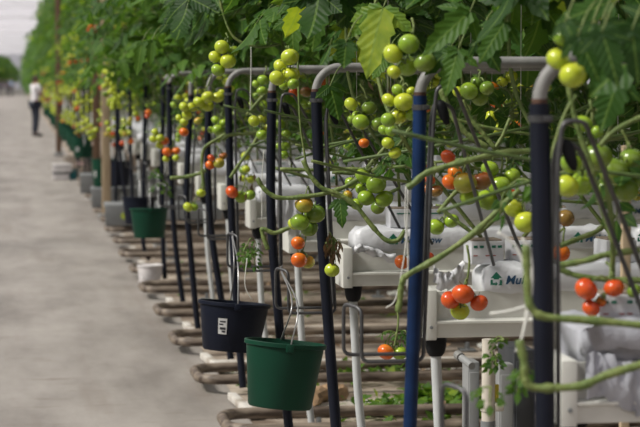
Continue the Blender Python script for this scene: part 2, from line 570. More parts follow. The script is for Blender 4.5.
# ------------------------------------------------------------------ fruit
def fruit_mesh(kind, seed):
    rnd = random.Random(seed)
    mb = MB()
    nu, nv = 18, 11
    vs, fs, tn = [], [], []
    ph = rnd.uniform(0, 6)
    for i in range(nv + 1):
        th = PI * i / nv
        for j in range(nu):
            a = 2 * PI * j / nu
            r = 1 + 0.025 * math.cos(5 * a + ph) * math.sin(th)
            z = math.cos(th) * 0.90
            if th < 0.6: z -= 0.10 * (1 - th / 0.6) ** 2
            vs.append(V((r * math.sin(th) * math.cos(a), r * math.sin(th) * math.sin(a), z)))
            tn.append(0.5 - 0.5 * math.cos(th))
    for i in range(nv):
        for j in range(nu):
            j2 = (j + 1) % nu
            fs.append((i * nu + j, (i + 1) * nu + j, (i + 1) * nu + j2, i * nu + j2))
    mb.add(vs, fs, FR[kind], tn)
    # calyx: five curling sepals and the stub of the stalk
    for k in range(5):
        a = 2 * PI * k / 5 + ph
        h = V((math.cos(a), math.sin(a), 0)); sd = V((-h.y, h.x, 0))
        b = V((0, 0, 0.84))
        up = rnd.uniform(0.05, 0.4)
        pts = [b - sd * 0.08, b + sd * 0.08, b + h * 0.42 + sd * 0.08 + V((0, 0, 0.02)), b + h * 0.42 - sd * 0.08 + V((0, 0, 0.02)),
               b + h * 0.85 + V((0, 0, up))]
        mb.add(pts, [(0, 1, 2, 3), (3, 2, 4)], M['calyx'])
    mb.tube([(0, 0, 0.8), (0, 0, 1.12)], 0.07, M['calyx'], n=6)
    return mb.mesh('tomato')


FM = {k: [fruit_mesh(k, i * 7 + ord(k)) for i in range(2)] for k in FR}


def place_fruit(parent, c, r, k, axis, rnd, base):
    o = bpy.data.objects.new('tomato', FM[k][rnd.randrange(2)])
    COL.objects.link(o)
    o.parent = parent
    o.location = c - base
    q = axis.to_track_quat('Z', 'Y')
    o.rotation_euler = (q.to_matrix() @ Matrix.Rotation(rnd.uniform(0, 6), 3, 'Z')).to_euler()
    o.scale = (r, r, r * rnd.uniform(0.92, 1.03))
    o['label'] = '%s tomato on the vine' % FWORD[k]
    return o


def build_truss(plant, base, origin, fruits, rnd, stalk_r=0.0036):
    """fruit_truss under its plant: a branching stalk, each fruit a sub-part. fruits: (centre, radius, kind)"""
    origin = V(origin)
    cen = sum((f[0] for f in fruits), V()) / len(fruits)
    low = min(f[0].z for f in fruits)
    end = V((cen.x, cen.y, min(origin.z - 0.02, low + 0.02)))
    mid = (origin + cen) * 0.5 + V((0.012, 0.0, 0.02))
    path = spline([origin, mid, cen, end], 5)
    mb = MB()
    mb.tube([p - base for p in path], [stalk_r * (1 - 0.4 * i / len(path)) for i in range(len(path))], M['stem'], n=6)
    ax = []
    for c, r, k in fruits:
        q = min(path, key=lambda p: (p - (c + V((0, 0, r * 1.2)))).length)
        a = (q - c)
        a = a.normalized() if a.length > 1e-4 else V((0, 0, 1))
        a = (a + V((0, -0.15, 0.75))).normalized()
        ax.append(a)
        top = c + a * r * 1.0
        mb.tube([p - base for p in spline([q, (q + top) * 0.5 + V((0, 0, 0.008)), top], 3)], stalk_r * 0.62, M['stem'], n=5)
    t = obj('fruit_truss', mb, plant, sharp=False)
    for (c, r, k), a in zip(fruits, ax):
        place_fruit(t, c, r, k, a, rnd, base)
    return t


def pixel_truss(plant, base, d, origin, items, rnd):
    fr = []
    for i, (u, v, r, k) in enumerate(items):
        rad = 1.1 * r * d / FPX
        dd = d + rnd.uniform(-0.01, 0.01)
        for _ in range(30):
            c = at_d(u, v, dd)
            if all((c - o[0]).length > 0.94 * (rad + o[1]) for o in fr):
                break
            dd += 0.008
        fr.append((c, rad, k))
    if origin is None:
        uu = sum(i[0] for i in items) / len(items)
        origin = (uu + 3, min(i[1] - i[2] for i in items) - 14)
    return build_truss(plant, base, at_d(origin[0], origin[1], d + 0.03), fr, rnd)


def random_fruits(c, n, rnd, ripe=0.12, rad=0.026):
    fr = []
    base = rnd.choice('ggyyyg')
    turning = rnd.random() < ripe * 2
    for i in range(n):
        for _ in range(20):
            p = c + V((rnd.uniform(-.05, .05), rnd.uniform(-.05, .05), -0.16 * i / n + rnd.uniform(-.03, .03)))
            r = rad * rnd.uniform(0.8, 1.12)
            if all((p - o[0]).length > 0.93 * (r + o[1]) for o in fr):
                break
        k = base if rnd.random() < 0.75 else rnd.choice('gyk')
        if turning and i >= n // 2: k = rnd.choice('orm')
        fr.append((p, r, k))
    return fr


# ------------------------------------------------------------------ setting
PITCH_Y = 1.6


def row_y(k):
    """front plane of the growing gutter of row k (row 0 stands behind the blue hose)"""
    return 6.2 + PITCH_Y * k


def quad_grid(name, x0, x1, y0, y1, z, m, nx=2, ny=2, **kw):
    mb = MB()
    vs = [(x0 + (x1 - x0) * i / nx, y0 + (y1 - y0) * j / ny, z) for j in range(ny + 1) for i in range(nx + 1)]
    fs = [(j * (nx + 1) + i, j * (nx + 1) + i + 1, (j + 1) * (nx + 1) + i + 1, (j + 1) * (nx + 1) + i) for j in range(ny) for i in range(nx)]
    mb.add(vs, fs, m)
    return obj(name, mb, kind='structure', sharp=False, **kw)


YEND = 400.0
quad_grid('floor', -26, 1.06, -8, YEND, 0.0, M['concrete'], 4, 20)
quad_grid('floor_beds', 1.06, 46, -8, YEND, -0.004, M['soil'], 4, 20)
quad_grid('ceiling', -26, 46, -8, YEND, 6.4, M['roof_glass'], 4, 20)
mb = MB()
mb.add([(-26, YEND, 0), (46, YEND, 0), (46, YEND, 6.4), (-26, YEND, 6.4)], [(0, 1, 2, 3)], M['wall_glass'])
obj('wall_end', mb, kind='structure', sharp=False)
mb = MB()
mb.add([(46, -8, 0), (46, YEND, 0), (46, YEND, 6.4), (46, -8, 6.4)], [(0, 3, 2, 1)], M['wall_glass'])
obj('wall_right', mb, kind='structure', sharp=False)
mb = MB()
for x in range(-24, 46, 4):
    mb.box((x, YEND - 0.1, 3.2), (0.08, 0.08, 6.4), M['truss_metal'], bev=0)
for z in (1.0, 2.6, 4.4):
    mb.box((10, YEND - 0.1, z), (72, 0.08, 0.08), M['truss_metal'], bev=0)
obj('trim_1', mb, kind='structure', sharp=False)
# roof steel across the house every eight metres, a ridge pipe along the path
for i, y in enumerate(range(20, 390, 24)):
    mb = MB()
    mb.box((10, y, 5.55), (70, 0.07, 0.07), M['truss_metal'], bev=0)
    mb.box((10, y, 6.15), (70, 0.07, 0.07), M['truss_metal'], bev=0)
    for x in range(-24, 45, 2):
        mb.tube([(x, y, 5.55), (x + 1, y, 6.15), (x + 2, y, 5.55)], 0.018, M['truss_metal'], n=4)
    obj('trim_%d' % (i + 2), mb, kind='structure', sharp=False)

# light: sun through whitewashed glass and an even bright sky
w = bpy.data.worlds.new('sky')
SC.world = w
w.use_nodes = True
bg = w.node_tree.nodes['Background']
bg.inputs['Color'].default_value = (0.92, 0.92, 1.0, 1)
bg.inputs['Strength'].default_value = 0.30
sl = bpy.data.lights.new('sun', 'SUN')
sl.energy = 10.0
sl.angle = math.radians(11)
sl.color = (1.0, 0.955, 0.87)
so = bpy.data.objects.new('sun', sl)
COL.objects.link(so)
SUN_DIR = V((0.68, 0.14, -0.70))
so.rotation_euler = SUN_DIR.to_track_quat('-Z', 'Y').to_euler()

# ------------------------------------------------------------------ gutters with drains
GX = 1.15


def gutter_mesh(length):
    mb = MB()
    prof = [(0, 0.972), (0, 0.894), (-0.026, 0.888), (-0.026, 0.882), (-0.020, 0.880), (-0.016, 0.842), (0.006, 0.838), (0.17, 0.838), (0.19, 0.85), (0.19, 0.972), (0.18, 0.972),
            (0.178, 0.962), (0.012, 0.962), (0.01, 0.972)]
    mb.extrude_x([(y, z) for y, z in reversed(prof)], 0.012, length, M['gutter'])
    return mb


def gutter(k, label, group=None, shared={}):
    y = row_y(k)
    L = 8.0
    if 'body' not in shared:
        g = obj('growing_gutter', gutter_mesh(L))
        shared['body'] = g.data
        e = MB()
        e.box((0.018, 0.085, 0.907), (0.036, 0.225, 0.145), M['gutter'], bev=0.004)
        e.tube([(0.019, -0.029, 0.872), (0.019, -0.034, 0.872)], 0.005, M['grey_metal'], n=8)
        autosmooth(e.mesh('x'))
        shared['plate'] = e.mesh('end_plate'); autosmooth(shared['plate'])
        c = MB()
        c.lathe([(0.0, 0.84), (0.031, 0.84), (0.033, 0.825), (0.030, 0.80), (0.026, 0.785), (0.019, 0.775), (0.0, 0.775)], M['rubber'], 20)
        shared['cap'] = c.mesh('drain_cup'); autosmooth(shared['cap'])
        d = MB()
        d.tube(spline([(0, 0, 0.78), (0.008, 0, 0.62), (0.02, 0, 0.42), (0.045, 0, 0.2), (0.07, 0, 0.01)], 6), 0.0155, M['drain'], n=12)
        shared['pipe'] = d.mesh('drain_pipe'); autosmooth(shared['pipe'])
        s = MB()
        s.box((0, 0.085, 0.42), (0.045, 0.03, 0.84), M['gutter'], bev=0.003)
        s.box((0, 0.085, 0.012), (0.12, 0.12, 0.02), M['gutter'], bev=0.003)
        shared['legs'] = s.mesh('gutter_stand'); autosmooth(shared['legs'])
    else:
        g = obj('growing_gutter', shared['body'])
    g.location = (GX, y, 0)
    tag(g, label, 'gutter', group)
    obj('end_plate', shared['plate'], g, (0, 0, 0))
    if k > 15:
        obj('gutter_stand', shared['legs'], g, (1.6, 0, 0))
        return g
    obj('drain_cup', shared['cap'], g, (0.055, 0.09, 0), label='black funnel cup under the gutter end')
    obj('drain_pipe', shared['pipe'], g, (0.055, 0.09, 0))
    for x in (1.6, 3.4, 5.2, 7.0):
        obj('gutter_stand', shared['legs'], g, (x, 0, 0))
    return g


GL = {-1: 'white growing gutter nearest the camera, under the crumpled bag at lower right',
      0: 'white growing gutter whose end sits just right of the blue hose',
      1: 'white growing gutter whose end sits between the curved black hose and the blue hose',
      2: 'white growing gutter with its end just right of the hose above the black bucket',
      3: 'white growing gutter behind the pair of green tomatoes with one red one'}
for k in range(-1, 62):
    if k in GL:
        gutter(k, GL[k])
    else:
        gutter(k, 'white growing gutter on a far row, partly hidden by hoses', 'far growing gutters')


# ------------------------------------------------------------------ slabs in white bags, blocks with print
def text_mesh(s, size, m, shear=0.0, bold=0.0):
    cu = bpy.data.curves.new('t', 'FONT')
    cu.body = s
    cu.size = size
    cu.shear = shear
    cu.offset = bold
    cu.extrude = 0.0004
    o = bpy.data.objects.new('t', cu)
    COL.objects.link(o)
    dg = bpy.context.evaluated_depsgraph_get()
    me = bpy.data.meshes.new_from_object(o.evaluated_get(dg))
    bpy.data.objects.remove(o)
    me.materials.clear()
    me.materials.append(m)
    me.transform(Matrix.Rotation(PI / 2, 4, 'X'))
    return me


TXT = text_mesh('Multigrow', 0.036, M['ink_blue'], 0.25, 0.0006)


def logo_mesh():
    """green badge: two bent arrows round a small roof"""
    mb = MB()

    def flat(pts):
        k = len(pts)
        mb.add([(x, -0.0004, z) for x, z in pts] + [(x, 0.0004, z) for x, z in pts],
               [tuple(range(k)), tuple(reversed(range(k, 2 * k)))] + [(i, k + i, k + (i + 1) % k, (i + 1) % k) for i in range(k)], M['ink_green'])
    flat([(0.0, 0.022), (0.017, 0.040), (0.034, 0.022), (0.025, 0.022), (0.025, 0.018), (0.009, 0.018), (0.009, 0.022)])
    flat([(0.0, 0.017), (0.007, 0.017), (0.007, 0.008), (0.015, 0.008), (0.015, 0.012), (0.022, 0.005), (0.015, -0.001), (0.015, 0.002), (0.0, 0.002)])
    flat([(0.034, 0.016), (0.027, 0.016), (0.027, 0.006), (0.023, 0.001), (0.034, 0.001)])
    return mb.mesh('logo', smooth=False)


LOGO = logo_mesh()


def bag_mesh(L, w, h, seed, crumple=1.0, m='film'):
    """a long film bag over a slab: sagging edges, folds at the ends"""
    nx, na = int(L * 40), 20
    mb = MB()
    vs, fs = [], []
    for i in range(nx + 1):
        x = L * i / nx
        e = min(x, L - x)
        pinch = min(1.0, 0.62 + e / 0.10)
        for j in range(na):
            a = 2 * PI * j / na
            ca, sa = math.cos(a), math.sin(a)
            ex = 0.42
            y = math.copysign(abs(ca) ** ex, ca) * w / 2
            z = math.copysign(abs(sa) ** ex, sa) * h / 2
            nz = noise.noise(V((x * 9 + seed, y * 22, z * 30 + seed))) * 0.010 + noise.noise(V((x * 26 + seed, y * 40, z * 60))) * 0.005
            nz *= crumple * (1.0 if e > 0.14 else 2.2)
            z2 = z * (pinch if z > 0 else 1) + (nz if z > -h * 0.4 else 0) - (0.012 * crumple * (1 - pinch))
            vs.append(V((x, y * (0.93 + 0.07 * pinch) + nz * 0.7, h / 2 + max(z2, -h / 2))))
    for i in range(nx):
        for j in range(na):
            j2 = (j + 1) % na
            fs.append((i * na + j, i * na + j2, (i + 1) * na + j2, (i + 1) * na + j))
    fs.append(tuple(reversed(range(na))))
    fs.append(tuple(range(nx * na, (nx + 1) * na)))
    mb.add(vs, fs, M[m])
    return mb.mesh('growing_slab')


BAGS = [bag_mesh(1.0, 0.185, 0.085, 3.1), bag_mesh(1.0, 0.185, 0.085, 8.7), bag_mesh(1.0, 0.185, 0.082, 14.2)]
BAG_CR = bag_mesh(1.0, 0.20, 0.098, 5.5, 1.7, 'film_shaded')
SLZ = 0.9625


def slab(x, k, label, group=None, logo_x=0.40, mesh=None, ink=True, again=None):
    y = row_y(k) + 0.085
    o = obj('growing_slab', mesh or BAGS[RNG.randrange(3)], None, (x, y, SLZ), label, 'growing slab', group)
    for logo_x in ((logo_x, again) if again else (logo_x,)) if ink else ():
        obj('printed_logo', LOGO, o, (logo_x, -0.0985, 0.026), label='green printed badge')
        obj('printed_word', TXT, o, (logo_x + 0.043, -0.0985, 0.030), label='blue printed brand word')
    return o


block_me = None


def block(x, k, label, group=None, rz=0.0, zoff=0.0, yoff=0.0):
    global block_me
    if block_me is None:
        mb = MB()
        mb.box((0, 0, 0.034), (0.098, 0.098, 0.068), M['film'], bev=0.006)
        mb.box((0, 0, 0.069), (0.088, 0.088, 0.008), M['soil'], bev=0.003)
        block_me = mb.mesh('propagation_block'); autosmooth(block_me)
        block.marks = {}
        for m, wd in (('ink_green', 0.007), ('ink_red', 0.003)):
            pm = MB()
            pm.box((0, 0, 0), (0.012, 0.001, wd), M[m], bev=0)
            block.marks[m] = pm.mesh('printed_mark', smooth=False)
    o = obj('propagation_block', block_me, None, (x, row_y(k) + 0.085 + yoff, SLZ + 0.083 + zoff), label, 'growing block', group)
    o.rotation_euler = (0, 0, rz)
    if not group:
        for m, z, js in (('ink_green', 0.052, (0, 1, 3, 4)), ('ink_red', 0.026, (0, 2, 3))):
            for j in js:
                obj('printed_mark', block.marks[m], o, (-0.036 + j * 0.018, -0.0495, z), label='green printed mark' if m == 'ink_green' else 'red printed mark')
    else:
        q = obj('printed_mark', block.marks['ink_green'], o, (0, -0.0495, 0.052), label='green printed mark')
        q.scale = (4, 1, 0.6)
    return o


# the nearest rows, each slab where the photograph has it
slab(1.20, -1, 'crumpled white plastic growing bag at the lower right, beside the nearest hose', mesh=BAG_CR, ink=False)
slab(1.33, 0, 'white slab bag printed with green badge and word, right of the blue hose', logo_x=0.0 + 0.015)
slab(2.36, 0, 'white slab bag behind the nearest hose, second along its gutter', logo_x=0.30)
slab(1.20, 1, 'white slab bag with badge and word half hidden by the blue hose', logo_x=0.118, again=0.80)
slab(2.24, 1, 'white slab bag whose printed word shows right of the nearest hose', logo_x=0.0)
slab(3.28, 1, 'white slab bag third along the gutter behind the nearest hose', 'slab bags inside the rows')
slab(1.20, 2, 'white slab bag behind the curved black hose, on the gutter above the black bucket')
slab(2.24, 2, 'white slab bag behind the five green tomatoes in the middle')
for k in range(2, 16):
    for i in range(5):
        x = 1.2 + 1.04 * i
        if k == 2 and i < 2: continue
        if x < 0.30 * (row_y(k) + 6) and x < 6.2:
            slab(x, k, 'white printed slab bag on a gutter deeper inside the rows', 'slab bags inside the rows', 0.1 + 0.5 * RNG.random())
block(1.345, 0, 'white growing block with green print, right of the blue hose on its slab', rz=0.04)
block(1.30, -1, 'white growing block with green print at the right edge beside red tomatoes')
block(1.47, 0, 'white growing block behind the printed block right of the blue hose', yoff=0.02, rz=-0.06)
# torn film over the gutter edges
def film_scrap(name, pts, wid, label, seed, m='film'):
    mb = MB()
    P = spline(pts, 6)
    vs, fs = [], []
    for i, p in enumerate(P):
        for j in range(5):
            t = j / 4 - 0.5
            q = noise.noise(V((i * 0.6, j * 1.1, seed)))
            vs.append(p + V((0.01 * q, -0.018 - 0.016 * q - 0.02 * (0.5 - abs(t)), -t * wid + 0.012 * q)))
    for i in range(len(P) - 1):
        for j in range(4):
            a = i * 5 + j
            fs.append((a, a + 5, a + 6, a + 1))
    k = len(vs)
    vs += [v + V((0, 0.0012, 0)) for v in vs]
    fs += [tuple(i + k for i in reversed(q)) for q in fs]
    mb.add(vs, fs, M[m])
    return obj(name, mb, label=label, cat='plastic film', sharp=False)


film_scrap('film_scrap', [at_y(u, v, row_y(0) - 0.005) for u, v in ((432, 272), (441, 281), (452, 278), (462, 268))], 0.05,
           'loose torn white film hanging over the gutter right of the blue hose', 2.2)
film_scrap('film_scrap', [at_y(u, v, row_y(1) - 0.004) for u, v in ((352, 250), (362, 248), (380, 254), (400, 260), (424, 262))], 0.03,
           'long twisted strip of white film along the gutter left of the blue hose', 7.2)
film_scrap('film_scrap', [at_y(u, v, row_y(2) - 0.01) for u, v in ((274, 206), (284, 216), (292, 212), (302, 220))], 0.14,
           'crumpled white film bunched behind the half-ripe cluster on the middle gutter', 4.4)
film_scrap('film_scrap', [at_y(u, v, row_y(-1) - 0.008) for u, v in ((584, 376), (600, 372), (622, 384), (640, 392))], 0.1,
           'wrinkled white film under the crumpled bag at lower right', 9.4, 'film_shaded')

# ------------------------------------------------------------------ floor: pipe rails, film strips, litter
def rail_mesh(seed):
    mb = MB()
    R, g, L = 0.0255, 0.235, 7.5
    pts = [(L, -g, 0.075)]
    for i in range(9):
        a = -PI / 2 - PI * 0.5 * i / 8
        pts.append((0.12 + 0.12 * math.cos(a), -g + 0.12 + 0.12 * math.sin(a), 0.075))
    for i in range(9):
        a = PI - PI * 0.5 * i / 8
        pts.append((0.12 + 0.12 * math.cos(a), g - 0.12 + 0.12 * math.sin(a), 0.075))
    pts.append((L, g, 0.075))
    mb.tube(pts, R, M['pipe_rust'], n=14)
    return mb.mesh('pipe_rail')


RAIL = rail_mesh(1)
sup = MB()
sup.box((0, 0, 0.006), (0.09, 0.11, 0.012), M['grey_metal'], bev=0.002)
sup.box((0, 0, 0.03), (0.02, 0.05, 0.045), M['grey_metal'], bev=0.002)
RAIL_SUP = sup.mesh('rail_support'); autosmooth(RAIL_SUP)
RL = {1: 'rusty looped heating pipe rail below the green bucket, nearest in view',
      2: 'rusty looped heating pipe rail behind the green bucket',
      3: 'rusty looped heating pipe rail level with the black bucket',
      4: 'rusty looped heating pipe rail just behind the black bucket',
      5: 'rusty looped heating pipe rail in front of the white tub'}
for k in range(-2, 24):
    y = row_y(k) + 0.20
    o = obj('pipe_rail', RAIL, None, (0.895 + 0.02 * math.sin(k * 3.1), y, 0), RL.get(k, 'looped heating pipe rail between two far crop rows' if k > 5 else
            'heating pipe rail low between the nearest crop rows'), 'pipe rail', None if k in RL else ('far pipe rails' if k > 5 else 'near pipe rails'))
    for x in (0.45, 1.7, 3.0):
        for dy in (-0.235, 0.235):
            obj('rail_support', RAIL_SUP, o, (x, dy, 0))

FILM = []
for s in range(3):
    mb = MB()
    nx, ny = 60, 10
    vs = []
    for i in range(nx + 1):
        for j in range(ny + 1):
            x = 6.5 * i / nx
            yy = (j / ny - 0.5) * (0.50 + 0.05 * noise.noise(V((x * 2, s, 1))))
            if i == 0: x += 0.06 * noise.noise(V((j * 0.8, s * 3.0, 4)))
            vs.append((x, yy, 0.014 + 0.018 * max(0, noise.noise(V((x * 4, yy * 9, s)))) - (0.012 if j in (0, ny) else 0)))
    fs = [(i * (ny + 1) + j, (i + 1) * (ny + 1) + j, (i + 1) * (ny + 1) + j + 1, i * (ny + 1) + j + 1) for i in range(nx) for j in range(ny)]
    mb.add(vs, fs, M['film_dirty'])
    FILM.append(mb.mesh('ground_film'))
for k in range(-1, 20):
    obj('ground_film', FILM[k % 3], None, (1.06, row_y(k) + 1.0, 0),
        'dirty white film strip laid on the ground under a crop row', 'ground film', 'ground film strips')
# short white curb boards closing the strips at the path
CURB = MB()
CURB.box((0.05, 0, 0.03), (0.042, 0.60, 0.035), M['film_dirty'], bev=0.006)
CURB = CURB.mesh('curb_strip'); autosmooth(CURB)
for k in range(1, 12):
    o = obj('curb_strip', CURB, None, (1.00, row_y(k) + 1.0, 0), 'short white strip on the ground at the path edge, between two pipe loops', 'edge strip', 'white edge strips')
    o.rotation_euler = (0, 0, RNG.uniform(0.0, 0.16))

rnd = random.Random(5)
for nm, mt, n, lab, cat in (('fallen_leaves', 'leaf', 2600, 'green fallen leaves and sprouts scattered between the pipe rails', 'fallen leaves'),
                            ('dry_litter', 'stem_dry', 1500, 'dry brown leaf litter scattered between the pipe rails', 'leaf litter')):
    mb = MB()
    for i in range(n):
        k = rnd.randrange(-1, 8)
        x = 1.15 + rnd.random() ** 1.2 * (0.22 * row_y(k) + 1.0)
        clump = noise.noise(V((x * 1.7, k * 5.3, 2.0 if mt == 'leaf' else 9.0)))
        if clump < -0.03: continue
        y = row_y(k) + (rnd.uniform(0.55, 0.75) if rnd.random() < 0.6 else rnd.uniform(-0.05, 0.4))
        p = V((x, y, rnd.uniform(0.01, 0.05)))
        d = V((rnd.uniform(-1, 1), rnd.uniform(-1, 1), rnd.uniform(-.1, .8)))
        s = rnd.uniform(0.025, 0.06)
        if mt == 'leaf':
            leaflet(mb, p, d, V((rnd.uniform(-.5, .5), rnd.uniform(-.5, .5), 1)), s * 1.4, s * 0.6, rnd.uniform(0.55, 0.85), 1, rnd)
        else:
            d.z *= 0.4
            a, b = p, p + d.normalized() * s
            sd = V((-d.y, d.x, 0)).normalized() * s * 0.3
            mb.add([a, (a + b) / 2 + sd + V((0, 0, .012)), b, (a + b) / 2 - sd + V((0, 0, .004))], [(0, 1, 2, 3)], M['stem_dry'])
    if mt == 'leaf':
        for u, v, n2, su in ((452, 402, 170, 14), (425, 398, 60, 8), (385, 409, 90, 18), (470, 416, 60, 12), (395, 378, 40, 14)):
            for i in range(n2):
                p = at_z(rnd.gauss(u, su), rnd.gauss(v, 2.6), 0.03)
                p.z = rnd.uniform(0.02, 0.07)
                sz = rnd.uniform(0.03, 0.06)
                leaflet(mb, p, V((rnd.uniform(-1, 1), rnd.uniform(-1, 1), rnd.uniform(0, .9))), V((rnd.uniform(-.5, .5), rnd.uniform(-.5, .5), 1)), sz * 1.3, sz * 0.5, rnd.uniform(0.6, 0.88), 1, rnd)
    obj(nm, mb, label=lab, cat=cat, kind='stuff', sharp=False)
# curled dry leaf on the white film behind the green bucket
mb = MB()
pts = spline([at_z(u, v, 0.05) for u, v in ((312, 399), (322, 394), (333, 391), (342, 394))], 5)
mb.tube(pts, [0.035 + 0.012 * math.sin(i * 1.9) for i in range(len(pts))], M['stem_dry'], n=9)
obj('dry_leaf_roll', mb, label='curled dry brown leaf on white film behind the curved black hose', cat='dry leaf')


# ------------------------------------------------------------------ heating risers
def riser(pts, label, group=None, r=0.0185, blue=False, top_z=1.625, run=5.0, gap=0.14, stub=0.05):
    """pts: hose centre line from top to floor. White steel pipe rises from it, bends and runs back along the row."""
    P = spline(pts, 5)
    base = V((P[-1].x, P[-1].y, 0))
    root = bpy.data.objects.new('heating_riser', None)
    COL.objects.link(root)
    root.location = base
    root.empty_display_size = 0.1
    tag(root, label, 'heating pipe', group)
    mb = MB()
    mb.tube([p - base for p in P], r, M['hose_blue' if blue else 'hose'], n=16)
    obj('hose', mb, root, label='blue flexible hose' if blue else 'black flexible hose')
    t = P[0]
    b = 0.085
    pp = [t + V((0, 0, -0.05)), t + V((0, 0, max(0.01, top_z - b - t.z)))]
    for i in range(1, 9):
        a = PI / 2 * i / 8
        pp.append(V((t.x + b * (1 - math.cos(a)), t.y, top_z - b + b * math.sin(a))))
    pp.append(V((t.x + run, t.y, top_z + 0.01)))
    mb = MB()
    mb.tube([p - base for p in pp], 0.0145, M['pipe_white'], n=14)
    obj('steel_pipe', mb, root, label='white steel pipe bent over into the row')
    mb = MB()
    mb.tube([t - base + V((0, 0, -0.006)), t - base + V((0, 0, 0.010))], 0.0158, M['rust'], n=14)
    obj('rust_collar', mb, root, label='rusty collar')
    mb = MB()
    mb.tube([t - base + V((0, 0, -0.036)), t - base + V((0, 0, -0.022))], r + 0.003, M['steel'], n=16)
    mb.box(t - base + V((0.012, -r - 0.002, -0.029)), (0.018, 0.012, 0.012), M['steel'], bev=0.002)
    obj('hose_clamp', mb, root)
    return root


def floor_pt(u, d, z=0.07):
    s = FPX / d
    return at_d(u, 80 + (CAMH - z) * s, d)


RIS = [
    # name of place, depth, pixel path, floor u, blue, radius
    (4.34, [(539.5, 104), (541, 200), (543, 330), (545, 427)], 549, False, 0.0205, 'black heating hose nearest the camera, at the right, with white elbow', -1),
    (5.62, [(420, 96), (418, 200), (413.5, 330), (410, 427)], 402, True, 0.0178, 'blue heating hose rising right of centre', 0),
    (7.60, [(316, 92), (320, 200), (328, 320), (336, 427)], 344, False, 0.0190, 'curved black heating hose just right of the green bucket', 1),
    (8.92, [(272, 93), (271, 210), (278, 310), (287, 410)], 292, False, 0.0190, 'black heating hose rising directly above the green bucket', 2),
    (10.8, [(228, 88), (231, 200), (236, 298), (240, 350)], 243, False, 0.0185, 'black heating hose rising above the right side of the black bucket', 3),
    (11.9, [(209, 96), (207.5, 160), (211, 228), (221, 297)], 231, False, 0.0185, 'black heating hose that slants behind the left of the black bucket', 4),
    (13.2, [(191, 96), (186.5, 190), (190, 245), (197, 320)], 200, False, 0.0185, 'black heating hose left of the black bucket, reaching down nearly to its pipe loop', 5),
    (15.0, [(169, 84), (171, 170), (175, 240), (183, 302)], 185, False, 0.0185, 'black heating hose right of the small green bucket', 6),
    (16.7, [(163.5, 80), (162, 170), (163, 240), (164.5, 272)], 165, False, 0.0185, 'black heating hose behind the right side of the small green bucket', 7),
    (19.1, [(146, 79), (144, 170), (143, 238), (148, 258)], 150, False, 0.0185, 'black heating hose behind the middle of the small green bucket', 8),
]
POSTS = []
for d, px, fu, blue, r, lab, k in RIS:
    pts = [at_d(u, v, d) for u, v in px]
    s = FPX / d
    if px[-1][1] < 80 + CAMH * s - 40 or True:
        pts.append(floor_pt(fu, d))
    riser(pts, lab, None, r, blue)
    POSTS.append((pts, k, d))
for k in range(10, 34):
    if k % 2 and k > 20: continue
    y = row_y(k) - 0.35 + 0.2 * (k % 2)
    x = 1.07 + RNG.uniform(-.04, .04)
    x2 = x + RNG.uniform(-.03, .10)
    riser([V((x, y, 1.56)), V((x, y, 1.0)), V(((x + x2) / 2, y, 0.5)), V((x2, y, 0.07))], 'black heating hose on a far crop row, deep along the path', 'far heating hoses')


# ------------------------------------------------------------------ wire bows that hold the vines off the row ends
def bow_paths(P0, gy, ztop, zbot, ztip, lat, dia=(0.30, 0.42), sep=0.028, zg=0.99):
    """P0(z): centre of the hose at height z"""
    a = P0(ztop) + V((0.034, 0, 0))
    b = P0(zbot) + V((0.030, 0, 0))
    tip = P0(ztip)
    f, bk = V((0, -sep, 0)), V((0, sep, 0))
    # lean each end to where it hooks under the gutter lip
    g1 = V((a.x + dia[1], gy - 0.02, zg))
    g2 = V((a.x + dia[0], gy - 0.02, zg + 0.06))
    front = [g1, V((a.x + 0.05, a.y, ztop + 0.035)) + f, V((a.x + 0.005, a.y, ztop + 0.035)) + f, P0(ztop) + V((0.030, 0, -0.05)) + f, b + f,
             V((tip.x - lat, b.y, zbot)) + f, V((tip.x - lat, b.y, ztip)) + f]
    back = [V((tip.x - lat - 0.038, b.y, ztip + 0.01)) + bk, V((tip.x - lat - 0.038, b.y, zbot + 0.012)) + bk, b + bk + V((0, 0, 0.012)), P0(ztop) + V((0.034, 0, -0.05)) + bk,
            V((a.x + 0.012, a.y, ztop)) + bk, V((a.x + 0.055, a.y, ztop - 0.02)) + bk, g2]
    return front + back


def bow(pts, gy, ztop, zbot, ztip, lat, label, group=None, **kw):
    zs = [(p.z, p) for p in spline(pts, 8)]

    def P0(z):
        q = min(zs, key=lambda t: abs(t[0] - z))[1]
        return V((q.x, pts[0].y, z))
    path = bow_paths(P0, gy, ztop, zbot, ztip, lat, **kw)
    base = V((P0(zbot).x, pts[0].y, 0))
    mb = MB()
    mb.tube([p - base for p in fillet(path, 0.022, 5)], 0.0052, M['steel'], n=8)
    o = obj('vine_bow', mb, None, base, label, 'wire support', group, sharp=False)
    cm = MB()
    c0 = P0(ztop) - base + V((0.060, 0, -0.030))
    cm.tube(spline([c0 + V((-.012, 0, 0.028)), c0 + V((-.004, 0, .012)), c0 + V((.004, 0, -.012)), c0 + V((.012, 0, -0.034))], 4), [.004, .009, .012, .013, .014, .014, .014, .014, .013, .012, .010, .008, .005], M['rubber'], n=10)
    obj('rubber_grip', cm, o, (0, 0, 0), label='black rubber grip at the top bend', sharp=False)
    return o, path


